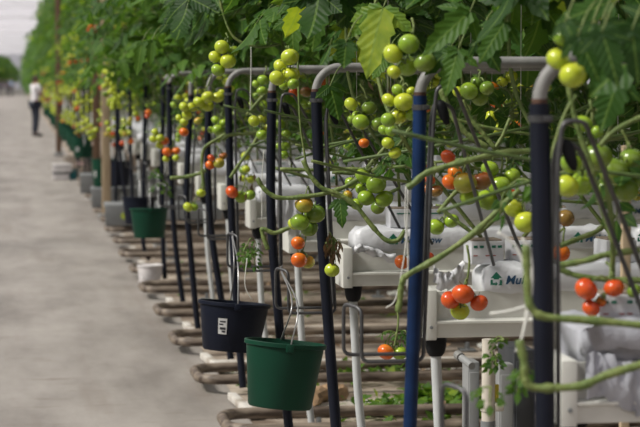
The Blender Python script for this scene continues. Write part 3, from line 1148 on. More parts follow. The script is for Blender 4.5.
BOW = {}
bl = ['bent wire vine support on the nearest hose, its two rods slanting to the right',
      'bent wire vine support hooked beside the blue hose, cradle at its left',
      'bent wire vine support beside the curved black hose, holding the green bucket',
      'bent wire vine support holding the black bucket by its wire',
      'bent wire vine support with its cradle left of the hose behind the black bucket']
bp = [(-1, 1.465, 0.86, 0.97, 0.155), (0, 1.53, 0.862, 0.998, 0.135), (1, 1.49, 0.775, 0.92, 0.125), (2, 1.49, 0.807, 0.95, 0.138), (3, 1.50, 0.80, 0.94, 0.12)]
for i, (k, zt, zb, ztp, lat) in enumerate(bp):
    kw = dict(dia=(0.30, 0.42)) if i != 0 else dict(dia=(0.29, 0.35), zg=0.985)
    BOW[i] = bow(POSTS[i][0], row_y(k), zt, zb, ztp, lat, bl[i], **kw)
for i in range(5, 10):
    BOW[i] = bow(POSTS[i][0], row_y(POSTS[i][1]), 1.50, 0.81, 0.95, 0.12, 'bent wire vine support on a hose of the far rows', 'far wire vine supports')


# ------------------------------------------------------------------ buckets
def bucket(top, bot, r_top, m, label, hang=None, lab_mark=None, group=None):
    top, bot = V(top), V(bot)
    ax = (top - bot)
    h = ax.length
    rb = r_top * 0.80
    mb = MB()
    n = 40
    mb.lathe([(0.0, 0.0), (rb * 0.96, 0.0), (rb, 0.006), (r_top * 0.975, h - 0.016), (r_top * 1.03, h - 0.014), (r_top * 1.035, h - 0.002), (r_top * 1.02, h),
              (r_top * 0.965, h), (r_top * 0.95, h - 0.014), (rb * 0.97, 0.012), (0.0, 0.010)], M[m], n)
    for sg in (-1, 1):
        mb.box((0, sg * r_top * 1.01, h - 0.014), (0.026, 0.014, 0.026), M[m], bev=0.004)
    o = obj('bucket', mb, None, bot, label, 'bucket', group)
    zz_ = ax.normalized()
    xx_ = V((0, 1, 0)).cross(zz_).normalized()
    R3 = Matrix((xx_, zz_.cross(xx_), zz_)).transposed()
    o.rotation_euler = R3.to_euler()
    Mi = Matrix.Translation(bot) @ R3.to_4x4()
    hb = MB()
    if hang is not None:
        hp = Mi.inverted() @ V(hang)
        pl = [V((0, -r_top * 1.03, h - 0.012)), V((hp.x * 0.6, -r_top * 0.55, h + (hp.z - h) * 0.55)), hp + V((0, -0.01, -0.012)), hp + V((0, 0, 0.006)), hp + V((0, 0.01, -0.012)),
              V((hp.x * 0.6, r_top * 0.55, h + (hp.z - h) * 0.55)), V((0, r_top * 1.03, h - 0.012))]
    else:
        pl = [V((0, -r_top * 1.03, h - 0.01)), V((0, -r_top * 0.6, h + 0.12)), V((0, 0, h + 0.16)), V((0, r_top * 0.6, h + 0.12)), V((0, r_top * 1.03, h - 0.01))]
    hb.tube(spline(pl, 6), 0.0026, M['wire'], n=6)
    obj('handle', hb, o, (0, 0, 0), label='thin wire handle', sharp=False)
    if lab_mark:
        ang, zc, w_, h_ = lab_mark
        sm = MB()
        rr = rb + (r_top - rb) * zc / h + 0.0012
        vs, fs = [], []
        for i in range(7):
            a = ang + (i / 6 - 0.5) * w_ / rr
            for j in range(2):
                zz = zc + (j - 0.5) * h_
                r2 = rr + (r_top - rb) * (zz - zc) / h
                vs.append((r2 * math.cos(a), r2 * math.sin(a), zz))
        for i in range(6):
            fs.append((i * 2, i * 2 + 2, i * 2 + 3, i * 2 + 1))
        sm.add(vs, fs, M['paper'])
        for zz, wa, wb, th in ((zc + h_ * .30, -.3, .35, .10), (zc + h_ * .12, -.38, .1, .10), (zc - h_ * .14, -.3, .38, .16), (zc - h_ * .33, -.05, .36, .12)):
            vs = []
            for i in range(4):
                a = ang + (wa + (wb - wa) * i / 3) * w_ / rr
                for j in (-.5, .5):
                    z3 = zz + j * th * h_
                    r2 = rr + (r_top - rb) * (z3 - zc) / h + 0.0006
                    vs.append((r2 * math.cos(a), r2 * math.sin(a), z3))
            sm.add(vs, [(i * 2, i * 2 + 2, i * 2 + 3, i * 2 + 1) for i in range(3)], M['ink_black'])
        obj('paper_label', sm, o, (0, 0, 0), label='white paper label with black print', sharp=False)
    return o


def bow_tip(i):
    p = BOW[i][1]
    return (p[6] + p[7]) * 0.5


bucket(at_d(285.5, 341.5, 7.1), at_d(279.5, 407, 7.1), 0.129, 'bucket_green', 'large dark green bucket hanging at the front of the row', bow_tip(2) + V((0, 0, 0.004)))
bucket(at_d(234.5, 302, 8.75), at_d(230.5, 350.5, 8.75), 0.140, 'bucket_black', 'black bucket with a white paper label, hanging behind the green one', bow_tip(3) + V((0, 0, 0.004)),
       lab_mark=(-PI / 2 - 0.42, 0.100, 0.036, 0.062))
bucket(at_d(149, 208, 14.4), at_d(149.5, 238, 14.4), 0.124, 'bucket_green', 'smaller-looking green bucket hanging above the white tub')
bucket(at_d(139, 197, 16.9), at_d(139, 224, 16.9), 0.13, 'bucket_black', 'black bucket hanging just behind the small green bucket')
bucket(at_d(104, 159, 25.6), at_d(104, 188, 25.6), 0.15, 'bucket_green', 'green bucket with white label behind the pale timber post', lab_mark=(-PI / 2 - 0.9, 0.16, 0.04, 0.07))
bucket(at_d(119, 161, 25.2), at_d(119, 186, 25.2), 0.14, 'bucket_black', 'black bucket beside the pale timber post, right of the labelled green one')
bucket(at_d(84, 146, 28.8), at_d(84, 158, 28.8), 0.15, 'bucket_green', 'green bucket with white label left of the brown timber post', lab_mark=(-PI / 2 - 0.7, 0.12, 0.05, 0.07))
for i, y in enumerate((31.5, 34.2, 37, 40, 43, 46.5, 50, 54, 58, 63, 68, 74)):
    x = 0.93 + RNG.uniform(-.03, .03)
    bucket((x, y, 0.78), (x, y, 0.48), 0.15, 'bucket_green', 'dark green bucket in the far line of buckets towards the person', group='far line of buckets')
# white tub on the ground
p = at_z(150, 290, 0.0)
mb = MB()
mb.lathe([(0, 0), (0.074, 0), (0.078, 0.006), (0.092, 0.145), (0.098, 0.147), (0.099, 0.156), (0.094, 0.158), (0.090, 0.153), (0, 0.153)], M['white_plastic'], 32)
mb.v = [(a, b, c * 1.22) for a, b, c in mb.v]
t = obj('tub', mb, None, p, 'white plastic tub on the ground below the small green bucket', 'tub')
hb = MB()
hb.tube(spline([(-0.092, -0.02, 0.14), (-0.05, -0.088, 0.10), (0.03, -0.096, 0.085), (0.092, -0.02, 0.14)], 6), 0.002, M['wire'], n=6)
obj('handle', hb, t, (0, 0, 0), sharp=False)
p = at_z(89, 199, 0.0)
mb = MB()
mb.lathe([(0, 0), (0.040, 0), (0.044, 0.008), (0.046, 0.10), (0.040, 0.13), (0.018, 0.15), (0.018, 0.165), (0.0, 0.165)], M['white_plastic'], 20)
j = obj('jug', mb, None, p, 'small white plastic jug on the path edge left of the grey trolley', 'jug')
mb = MB(); mb.lathe([(0, 0.163), (0.021, 0.163), (0.021, 0.185), (0, 0.185)], M['white_plastic'], 16)
obj('cap', mb, j, (0, 0, 0))

# white boxes and a teal spool far along the path
p = at_z(62, 180, 0.0)
for i, (dx, z, wd, lab) in enumerate(((-0.02, 0.0, 0.26, 'white polystyrene box on the path floor, lower of two'), (0.0, 0.125, 0.30, 'white polystyrene box lying across the lower one'))):
    mb = MB()
    mb.box((0, 0, 0.055), (wd, 0.30, 0.11), M['white_plastic'], bev=0.012)
    o = obj('polystyrene_box', mb, None, (p.x + dx, p.y, z), lab, 'box')
    mb = MB(); mb.box((0, 0, 0.117), (wd + 0.02, 0.32, 0.016), M['dark_grey' if i == 0 else 'white_plastic'], bev=0.005)  # lower lid coloured dark to stand for the shadowed gap between the boxes
    obj('lid', mb, o, (0, 0, 0))
mb = MB()
mb.lathe([(0, 0), (0.075, 0), (0.075, 0.012), (0.055, 0.014), (0.06, 0.06), (0.055, 0.105), (0.075, 0.107), (0.075, 0.12), (0, 0.12)], M['teal'], 24)
mb.v = [(a * 1.35, b * 1.35, c * 1.35) for a, b, c in mb.v]
q = at_z(72.5, 180, 0.0)
obj('twine_spool', mb, None, q, 'teal spool standing in front of the white boxes', 'spool')
mb = MB()
mb.lathe([(0, 0), (0.06, 0), (0.075, 0.09), (0.08, 0.09), (0.07, 0.0985), (0, 0.092)], M['pink'], 20)
obj('cup', mb, None, at_z(77.5, 168, 0.0) + V((0.05, 0, 0)), 'pinkish small tub behind the teal spool', 'tub')


# pipe rail trolleys parked at the row ends
def trolley(x0, x1, y, z0, z1, w_, label, sticker=False):
    root = bpy.data.objects.new('rail_trolley', None); COL.objects.link(root)
    root.location = (x0, y, 0); tag(root, label, 'trolley')
    L = x1 - x0
    mb = MB(); mb.box((L / 2, 0, z1 - 0.025), (L, w_, 0.05), M['grey_metal'], bev=0.006)
    obj('deck', mb, root, (0, 0, 0))
    mb = MB(); mb.box((0.16, -w_ / 2 - 0.006, (z0 + z1) / 2), (0.34, 0.03, (z1 - z0)), M['trolley_panel'], bev=0.008)
    f = obj('front_panel', mb, root, (0, 0, 0), label='lighter grey end panel')
    if sticker:
        mb = MB(); mb.tube([(0.18, -w_ / 2 - 0.022, z0 + 0.10), (0.18, -w_ / 2 - 0.026, z0 + 0.10)], 0.036, M['lime'], n=20)
        obj('round_sticker', mb, f, (0, 0, 0), label='lime yellow round sticker')
    mb = MB(); mb.box((L / 2 + 0.17, -w_ / 2 + 0.01, (z0 + z1) / 2 + 0.02), (L - 0.36, 0.03, (z1 - z0) * 0.7), M['grey_metal'], bev=0.006)
    obj('side_panel', mb, root, (0, 0, 0))
    for sx in (0.2, L - 0.2):
        for sy in (-0.235, 0.235):
            mb = MB(); mb.tube([(sx, sy - 0.02, 0.15), (sx, sy + 0.02, 0.15)], 0.048, M['rubber'], n=18)
            obj('wheel', mb, root, (0, 0, 0))
    return root


trolley(0.87, 2.05, row_y(10) + 0.20, 0.12, 0.33, 0.62, 'low grey rail trolley with a lime round sticker, behind the small green bucket', True)
trolley(0.84, 2.0, row_y(12) + 0.20, 0.12, 0.34, 0.62, 'low grey rail trolley behind the one with the sticker')
trolley(0.80, 2.0, row_y(14) + 0.20, 0.12, 0.36, 0.62, 'low grey rail trolley farthest back, beside the white jug')


def post(u, vt, X, z1, wd, m, label):
    p = at_x(u, vt, X)
    mb = MB(); mb.box((0, 0, z1 / 2), (wd, wd, z1), M[m], bev=0.006)
    o = obj('timber_post', mb, None, (p.x, p.y, 0), label, 'post')
    mb = MB(); mb.box((0, 0, 0.04), (wd + 0.08, wd + 0.08, 0.08), M['light_grey'], bev=0.008)
    obj('footing', mb, o, (0, 0, 0))
    return o


post(106, 150, 0.98, 6.3, 0.095, 'wood', 'pale timber post in front of the labelled green bucket')
post(96.5, 130, 1.00, 6.3, 0.095, 'wood_brown', 'brown timber post just left of the pale one')
post(58, 40, 0.84, 6.3, 0.11, 'wood_brown', 'tall brown timber post far along the leaf wall')
# stake in the nearest row
p = at_d(626, 200, 5.4)
mb = MB(); mb.box((0, 0, 0.71), (0.022, 0.022, 1.42), M['wood'], bev=0.003)
obj('stake', mb, None, (p.x, p.y, 0), 'thin timber stake among green fruit at the right edge', 'stake')

# plumbing below the gutter right of the blue hose
root = bpy.data.objects.new('water_riser', None); COL.objects.link(root)
b = at_d(488, 427, 6.9); b.z = 0
root.location = b; tag(root, 'ivory plastic water pipe with a clamp, below the gutter right of the blue hose', 'water pipe')
s = FPX / 6.9
zz = lambda v: CAMH - (v - 80) / s
mb = MB(); mb.tube([(0, 0, zz(421)), (0, 0, zz(338))], 0.0205, M['pvc'], n=18)
obj('pipe', mb, root, (0, 0, 0))
mb = MB(); mb.tube([(0, 0, 0.0), (0, 0, zz(420))], 0.0235, M['grey_metal'], n=18)
obj('coupling', mb, root, (0, 0, 0), label='grey lower coupling')
mb = MB(); mb.tube([(0, 0, zz(410)), (0, 0, zz(402))], 0.024, M['pvc'], n=18); mb.box((0.032, -0.005, zz(406)), (0.03, 0.03, 0.026), M['pvc'], bev=0.004)
obj('pipe_clamp', mb, root, (0, 0, 0))
mb = MB(); mb.box((0.030, 0.012, zz(393)), (0.012, 0.012, 0.055), M['yellow'], bev=0.002)
obj('yellow_tag', mb, root, (0, 0, 0), label='yellow tag')


def cabinet(u0, u1, v0, d, dep, m, name, label, cat):
    a, c = at_d(u0, v0, d), at_d(u1, v0, d)
    wd = (c - a).length
    z1 = a.z
    mb = MB(); mb.box((0, 0, z1 / 2), (wd, dep, z1), M[m], bev=0.006)
    o = obj(name, mb, None, ((a.x + c.x) / 2, (a.y + c.y) / 2 + dep / 2, 0), label, cat)
    mb = MB(); mb.box((0, -dep / 2 - 0.004, z1 * 0.55), (wd * 0.8, 0.008, z1 * 0.8), M[m], bev=0.003)
    obj('door', mb, o, (0, 0, 0))
    return o


cabinet(499, 514, 364, 7.0, 0.06, 'light_grey', 'upright_panel', 'light grey upright strut right of the ivory water pipe', 'strut')
cabinet(514, 536, 350, 7.1, 0.25, 'dark_grey', 'control_box', 'dark grey control box low behind the nearest hose', 'control box')
VB = cabinet(468, 480, 362, 7.2, 0.10, 'light_grey', 'valve_box', 'small grey valve box left of the ivory water pipe', 'valve box')
mb = MB(); mb.tube(spline([at_d(459, 356, 7.1), at_d(466, 361, 7.05), at_d(472, 366, 7.0)], 4), 0.012, M['light_grey'], n=10)
mb.tube([at_d(457.5, 354.5, 7.11), at_d(461, 357.5, 7.08)], 0.015, M['pipe_white'], n=10)
lv = obj('valve_lever', mb, label='pale slanting lever')
lv.parent = VB
lv.location = -VB.location


# ------------------------------------------------------------------ tomato vines
FOL_HI = [foliage_mesh(100 + i, 52, 0, 0.36, z0=1.52, z1=3.2) for i in range(5)]
FOL_MID = [foliage_mesh(200 + i, 84, 1, 0.42, z0=1.44, z1=4.4, ll=0.098, yr=0.4) for i in range(4)]
FOL_END = [foliage_mesh(300 + i, 165, 1, 0.62, z0=1.38, z1=4.5, ll=0.108) for i in range(5)]
prnd = random.Random(77)


def sprig(mb, p, rnd, size=0.09, n=4, tone=0.6):
    """small feathery side shoot"""
    for i in range(n):
        az = rnd.uniform(0, 2 * PI)
        compound_leaf(mb, p, az, rnd, L=size * rnd.uniform(0.7, 1.2), ll=size * 0.42, tone=tone + rnd.uniform(-.15, .15), lod=1, a0=rnd.uniform(-0.6, 0.6), droop=1.4, pairs=3)


def vine_stem(rnd, base, low=True):
    mb = MB()
    dx = rnd.uniform(-0.35, 0.35)
    up = [V((0, 0, 0.0)), V((dx * 0.35, rnd.uniform(-.1, .05), 0.14)), V((dx * 0.8, rnd.uniform(-.16, 0.02), 0.30)), V((dx, -0.02, 0.55)), V((dx * 0.9, 0, 1.2)), V((dx * 0.9, 0, 3.0))]
    mb.tube(spline(up, 5), 0.0062, M['stem'], n=7)
    if low:
        for q in range(2):
            z = rnd.uniform(0.02, 0.42)
            s = rnd.choice((-1, 1))
            pts = [V((-0.38 * s, rnd.uniform(-.03, .2), z)), V((-.1 * s, rnd.uniform(-.03, .12), z + rnd.uniform(-.05, .08))), V((0.25 * s, rnd.uniform(-.03, .15), z + rnd.uniform(-.02, .18))),
                   V((0.5 * s, rnd.uniform(-.05, .05), z + rnd.uniform(.1, .4)))]
            mb.tube(spline(pts, 5), 0.0048, M['stem' if rnd.random() < 0.6 else 'stem_dark'], n=6)
        for q in range(3):
            p = V((rnd.uniform(-.3, .3), rnd.uniform(.12, .3), rnd.uniform(0.15, 0.45)))
            sprig(mb, p, rnd, rnd.uniform(0.08, 0.15), 3, 0.4)
    mb.tube([V((dx * 0.9 + 0.01, 0.004, 0.3)), V((dx * 0.9 + 0.008, 0.004, 3.2))], 0.0012, M['string'], n=4)
    return mb.mesh('vine_stem')


STEMS = [vine_stem(random.Random(900 + i), None) for i in range(8)]
STEM_FAR = [vine_stem(random.Random(950 + i), None, False) for i in range(3)]
PL = {}


TAKEN = {(0, 1.345), (-1, 1.30), (0, 1.47)}


def plant(k, x, label, group=None, fol='hi', stem=True, dy=0.0, up=0.0):
    bx = max(x, 1.38) if k < 16 else max(x, 1.3)
    while any(q[0] == k and abs(q[1] - bx) < 0.11 for q in TAKEN) and k < 16:
        bx += 0.02
    if k < 16:
        if k == -1: bx = 1.30
        if k == 0 and x < 1.39: bx = 1.345
        elif k == 0 and x < 1.5: bx = 1.47
        if (k, bx) not in TAKEN:
            block(bx, k, 'white growing block standing on a slab inside the rows', 'growing blocks inside the rows', rz=prnd.uniform(-.2, .2))
            TAKEN.add((k, bx))
    base = V((bx, row_y(k) + 0.085, SLZ + 0.083 + 0.073 if k < 16 else 0.972))
    dx = x - bx
    root = bpy.data.objects.new('tomato_plant', None)
    COL.objects.link(root)
    root.location = base
    root.empty_display_size = 0.1
    tag(root, label, 'tomato plant', group)
    me = prnd.choice({'hi': FOL_HI, 'mid': FOL_MID, 'end': FOL_END}[fol])
    f = obj('foliage', me, root, (dx, dy, -base.z))
    f.rotation_euler = (0, 0, prnd.uniform(0, 2 * PI) if fol == 'hi' else prnd.choice((0, PI)) + prnd.uniform(-.3, .3))
    f.location.z += prnd.uniform(-0.06, 0.06) + up
    if stem:
        obj('vine_stem', prnd.choice(STEMS if fol != 'end' else STEM_FAR), root, (0, 0.03, 0))
    return root, base


# the vines at the row ends nearest the camera; labels follow what hangs on them
NEAR = {
    (-1, 0): (1.30, 'tomato plant at the right edge, big green fruit and red fruit behind the nearest hose'),
    (0, 0): (1.04, 'tomato plant with large green fruit covering the top of the blue hose'),
    (0, 1): (1.40, 'tomato plant with ripening orange and green fruit right of the blue hose'),
    (0, 2): (1.74, 'tomato plant behind the nearest hose, a pair of yellow-green fruit at its left'),
    (1, 0): (1.06, 'tomato plant with five round green fruit between curved black and blue hoses'),
    (1, 1): (1.46, 'tomato plant with small green clusters left of the blue hose'),
    (2, 0): (1.00, 'tomato plant with a half-ripe cluster left of the curved black hose'),
    (3, 0): (0.98, 'tomato plant with five fruit hanging over the path, above the black bucket'),
    (4, 0): (1.00, 'tomato plant whose yellow-green clusters hang left of the hose above the black bucket'),
    (5, 0): (1.00, 'tomato plant with orange and green fruit above the small green bucket'),
}
for (k, i), (x, lab) in NEAR.items():
    PL[(k, i)] = plant(k, x, lab, dy=0.22, up=0.13)
for k in range(-1, 9):
    for i in range(1, 6):
        x = 1.05 + 0.42 * i + prnd.uniform(-.06, .06)
        if (k, i) in PL or x > 0.29 * row_y(k) + 0.45: continue
        if k in (-1, 0) and i < 3: continue
        r, b = plant(k, x, 'leafy tomato plant inside a row, hidden among others', 'tomato plants inside the rows', 'hi' if k < 4 else 'mid')
        for q in range(2):
            c = b + V((prnd.uniform(-.25, .25), prnd.uniform(-.22, -.02), prnd.uniform(0.10, 0.52)))
            build_truss(r, b, c + V((0.01, 0, 0.07)), random_fruits(c, prnd.randrange(3, 6), prnd, 0.12, 0.024), prnd)
    if (k, 0) not in PL:
        PL[(k, 0)] = plant(k, 1.0, 'leafy tomato plant at a row end with clusters of yellow-green fruit', 'tomato plants at far row ends', 'mid')

# fruit read from the photograph: (plant, depth, stalk start, [(u, v, radius, colour)...])
TR = [
    ((-1, 0), 4.2, (566, 14), [(573, 75, 12.5, 'y'), (558, 59, 11, 'y'), (562, 38, 8.5, 'g')]),
    ((-1, 0), 4.75, (590, 100), [(583, 124, 9, 'g'), (597, 132, 6, 'g'), (571, 163, 10, 'g'), (567, 186, 11, 'y'), (597, 157, 14, 'k'), (580, 184, 12, 'g'), (589, 172, 8, 'k')]),
    ((-1, 0), 4.9, (622, 130), [(614, 172, 14, 'k'), (626, 190, 12, 'k'), (631, 160, 12, 'k'), (607, 190, 12, 'k'), (638, 178, 11, 'k')]),
    ((-1, 0), 4.75, (606, 262), [(586, 289, 11, 'r'), (614, 288, 9.5, 'r'), (591, 308, 8.5, 'r'), (601, 302, 5, 'o'), (634, 291, 7, 'k')]),
    ((0, 2), 5.9, (556, 236), [(561, 253, 8.5, 'o'), (566, 218, 8, 'b')]),
    ((0, 1), 6.05, (466, 152), [(465, 183, 11, 'm'), (482, 181, 10, 'b'), (450, 182, 8, 'o'), (448, 157, 7, 'r'), (455, 172, 7, 'o'), (469, 196, 9, 'g')]),
    ((0, 1), 6.15, (497, 150), [(500, 186, 10.5, 'g'), (487, 200, 10, 'g'), (490, 169, 8.5, 'g'), (507, 200, 8, 'k'), (512, 176, 8, 'g')]),
    ((0, 2), 5.5, (522, 178), [(526, 222, 11, 'y'), (514, 208, 9.5, 'y')]),
    ((0, 1), 6.3, (432, 160), [(436, 191, 6.5, 'b'), (430, 180, 5, 'r'), (428, 189, 5, 'o')]),
    ((0, 1), 6.3, (436, 205), [(436, 227, 8, 'g'), (452, 221, 7, 'g')]),
    ((0, 0), 6.02, (467, 245), [(463, 294, 10.5, 'r'), (450, 300, 9, 'r'), (460, 311, 9, 'y'), (479, 303, 8.5, 'r')]),
    ((1, 0), 7.72, (404, 240), [(402, 262, 7, 'o'), (428, 258, 6, 'r')]),
    ((1, 0), 6.9, (396, 305), [(386, 352, 8, 'o'), (400, 353, 7, 'g')]),
    ((1, 0), 7.3, (331, 240), [(332, 270, 7, 'y')]),
    ((1, 0), 7.25, (372, 155), [(376, 184, 9.5, 'g'), (366, 198, 8, 'g'), (384, 199, 9, 'g'), (363, 176, 7.5, 'g'), (361, 189, 5.5, 'g')]),
    ((1, 0), 7.6, (352, 165), [(351, 183, 6, 'g'), (357, 204, 6, 'g'), (348, 195, 4.5, 'm'), (378, 207, 7, 'k')]),
    ((2, 0), 7.3, (308, 186), [(304, 205, 8.5, 'm'), (300, 222, 9, 'g'), (315, 214, 10, 'k'), (309, 228, 8.5, 'k'), (294, 224, 6, 'y')]),
    ((2, 0), 7.9, (303, 232), [(299, 260, 7.5, 'o'), (298, 243, 6.5, 'o'), (308, 262, 6.5, 'm')]),
    ((0, 0), 5.4, (412, 18), [(409, 44, 10, 'g'), (393, 54, 9.5, 'y'), (407, 66, 10, 'g'), (394, 72, 6.5, 'y'), (425, 62, 10.5, 'k')]),
    ((1, 1), 5.95, (398, 74), [(404, 102, 9.5, 'y'), (398, 116, 8.5, 'y'), (389, 100, 7, 'y'), (398, 90, 6, 'g'), (411, 115, 5.5, 'g'), (411, 91, 4.5, 'y'), (388, 120, 7, 'g')]),
    ((1, 1), 6.3, (392, 118), [(388, 143, 6, 'y'), (395, 153, 6, 'y'), (391, 131, 5.5, 'g'), (384, 130, 5.5, 'g')]),
    ((1, 0), 6.6, (360, 84), [(361, 122, 8, 'g'), (369, 108, 7.5, 'k'), (351, 104, 6.5, 'y'), (378, 124, 7, 'k'), (357, 116, 5, 'g'), (364, 143, 5, 'o')]),
    ((0, 1), 6.2, (478, 70), [(469, 91, 8.5, 'g'), (480, 98, 8, 'k'), (458, 92, 5.5, 'y'), (487, 88, 7, 'k'), (477, 82, 6, 'k')]),
    ((0, 2), 7.6, (498, 98), [(498, 129, 6.5, 'y'), (491, 117, 6, 'y'), (515, 127, 6, 'o'), (507, 133, 5, 'y')]),
    ((3, 0), 7.8, (226, 33), [(228, 61, 7.5, 'y'), (222, 47, 7, 'y'), (215, 57, 6.2, 'y'), (218, 70, 6.5, 'g'), (233, 51, 5.5, 'g')]),
    ((2, 0), 7.1, (286, 46), [(290, 57, 8.5, 'y'), (277, 78, 7.5, 'y'), (291, 75, 8.5, 'y'), (281, 66, 7, 'y'), (293, 84, 5.5, 'g'), (284, 85, 5, 'g')]),
    ((3, 0), 9.2, (266, 66), [(263, 80, 5.5, 'g'), (262, 91, 5, 'g'), (256, 84, 4, 'g')]),
    ((4, 0), 10.4, (212, 74), [(208, 97, 6, 'y'), (218, 97, 6, 'y'), (199, 102, 5.5, 'y'), (192, 107, 5, 'y'), (208, 106, 5.5, 'y'), (184, 107, 5, 'y'), (187, 115, 5, 'y')]),
    ((4, 0), 10.9, (190, 110), [(184, 122, 4, 'y'), (184, 132, 4.5, 'o'), (198, 121, 4, 'm'), (179, 118, 3.5, 'y')]),
    ((4, 0), 10.9, (222, 108), [(218, 130, 5.5, 'g'), (224, 123, 4.5, 'g'), (216, 120, 4.5, 'g'), (211, 130, 3.5, 'g')]),
    ((4, 0), 10.55, (216, 146), [(219, 163, 5.5, 'm'), (210, 165, 4.5, 'o'), (211, 158, 3.5, 'r'), (223, 156, 4, 'b')]),
    ((2, 0), 9.4, (262, 102), [(254, 121, 5.5, 'y'), (262, 119, 4.5, 'y'), (262, 135, 5.5, 'g'), (269, 128, 5, 'y')]),
    ((2, 0), 9.6, (283, 105), [(280, 124, 5, 'g'), (286, 134, 4.5, 'g'), (285, 146, 4.5, 'g'), (284, 155, 4.5, 'g'), (279, 146, 4, 'g')]),
    ((3, 0), 10.3, (244, 178), [(232, 192, 6.2, 'r'), (241, 197, 6, 'g'), (250, 195, 5.5, 'g')]),
    ((4, 0), 11.6, (203, 178), [(201, 193, 4.5, 'y'), (188, 207, 4.8, 'y'), (194, 207, 4, 'g')]),
    ((3, 0), 9.9, (300, 72), [(294, 92, 5, 'r'), (306, 92, 5.5, 'b'), (324, 82, 6, 'o')]),
    ((5, 0), 14.0, (160, 122), [(160, 138, 4, 'y'), (153, 139, 3.8, 'y'), (165, 141, 4, 'o'), (160, 145, 4, 'y'), (155, 132, 3.5, 'y')]),
    ((5, 0), 14.0, (172, 138), [(167, 152, 4.6, 'o'), (176, 151, 4.4, 'o'), (166, 159, 3.3, 'y'), (176, 158, 3.3, 'y')]),
    ((5, 0), 14.4, (178, 88), [(190, 84, 4, 'y'), (178, 98, 4, 'y'), (174, 105, 3.6, 'g'), (186, 96, 3.5, 'y')]),
]
trnd = random.Random(21)
for key, d, org, items in TR:
    root, base = PL[key]
    pixel_truss(root, base, d, org, items, trnd)

# long bare stems laid round the row ends (plant, depth(s), pixel path, radius)
ST = [
    ((0, 0), 5.45, [(407, 188), (413, 184), (425, 174), (441, 168), (470, 160), (502, 153), (545, 150)], 0.0088),
    ((1, 0), 5.42, [(398, 312), (400, 300), (402, 283), (409, 274), (440, 257), (475, 232), (503, 205), (520, 190)], 0.0085),
    ((-1, 0), 4.18, [(526, 245), (527, 275), (528, 297), (532, 309), (545, 317), (585, 320), (660, 327)], 0.0085),
    ((-1, 0), 4.16, [(519, 340), (524, 362), (525, 378), (532, 387), (556, 388), (584, 385), (610, 374), (665, 358)], 0.0088),
    ((2, 0), 7.28, [(257, 178), (262, 186), (270, 194), (282, 198), (310, 196), (334, 191), (352, 183), (372, 168)], 0.0085),
    ((2, 0), 8.35, [(268, 250), (262, 232), (264, 229), (274, 233), (286, 229), (301, 223)], 0.0090),
    ((1, 0), 7.25, [(303, 160), (311, 176), (322, 188), (338, 194), (356, 206), (372, 226), (386, 240), (398, 240), (405, 230)], 0.0085),
    ((3, 0), 8.2, [(219, -5), (224, 16), (233, 36), (246, 44), (262, 47), (280, 44)], 0.0055),
    ((2, 0), 7.6, [(297, 20), (298, 70), (300, 120), (304, 150), (307, 172)], 0.0046),
    ((4, 0), 10.6, [(204, 190), (202, 165), (204, 149), (214, 141), (226, 134)], 0.0085),
    ((3, 0), 10.5, [(222, 140), (230, 135), (245, 134), (258, 132)], 0.0095),
    ((3, 0), 9.8, [(247, 115), (256, 104), (266, 93), (276, 84)], 0.0085),
    ((2, 0), 9.7, [(230, 178), (242, 160), (254, 143), (264, 125)], 0.0085),
    ((4, 0), 11.2, [(170, 178), (184, 177), (198, 174), (206, 170)], 0.0105),
    ((1, 1), 7.3, [(367, 168), (376, 158), (386, 146), (400, 126), (408, 118)], 0.0075),
    ((1, 1), 7.2, [(372, 172), (384, 162), (398, 146), (410, 128)], 0.0075),
    ((-1, 0), 4.85, [(556, 266), (585, 261), (605, 255), (640, 250)], 0.0080),
    ((-1, 0), 4.9, [(558, 268), (574, 275), (600, 279), (655, 281)], 0.0075),
    ((0, 2), 5.6, [(560, 246), (580, 238), (597, 231), (615, 215)], 0.0075),
    ((0, 1), 6.0, [(440, 88), (452, 115), (468, 135), (488, 148)], 0.0090),
    ((0, 1), 6.1, [(462, 100), (470, 118), (482, 132), (496, 150)], 0.0070),
    ((0, 1), 6.1, [(494, 150), (503, 135), (510, 118)], 0.0055),
    ((0, 1), 6.15, [(438, 213), (452, 196), (458, 190)], 0.0070),
    ((0, 1), 6.2, [(440, 208), (455, 220), (474, 234)], 0.0062),
    ((0, 1), 5.9, [(474, 234), (485, 228), (500, 212), (512, 196)], 0.0072),
    ((-1, 0), 4.6, [(566, 70), (572, 105), (580, 135), (590, 165), (604, 215), (614, 245)], 0.0065),
    ((-1, 0), 4.7, [(655, 112), (630, 122), (612, 133), (600, 146)], 0.0062),
    ((-1, 0), 4.6, [(576, 95), (566, 112), (556, 140), (552, 160)], 0.0050),
    ((1, 0), 7.6, [(280, 169), (310, 170), (345, 169), (385, 170)], 0.0070),
    ((1, 0), 7.7, [(330, 194), (350, 200), (372, 200), (400, 188)], 0.0065),
    ((1, 0), 7.7, [(332, 172), (360, 173), (392, 166), (420, 168)], 0.0075),
    ((2, 0), 9.0, [(275, 168), (292, 173), (312, 178)], 0.0075),
]
for key, d, px, r in ST:
    root, base = PL[key]
    mb = MB()
    P = spline([at_d(u, v, d) for u, v in px], 6)
    rr = [r * 0.9 * (1 + 0.10 * math.sin(i * 0.9) + (0.22 if i % 9 == 4 else 0)) for i in range(len(P))]
    mb.tube([p - base for p in P], rr, M['stem'], n=9)
    obj('vine_stem', mb, root, (0, 0, 0), sharp=False)

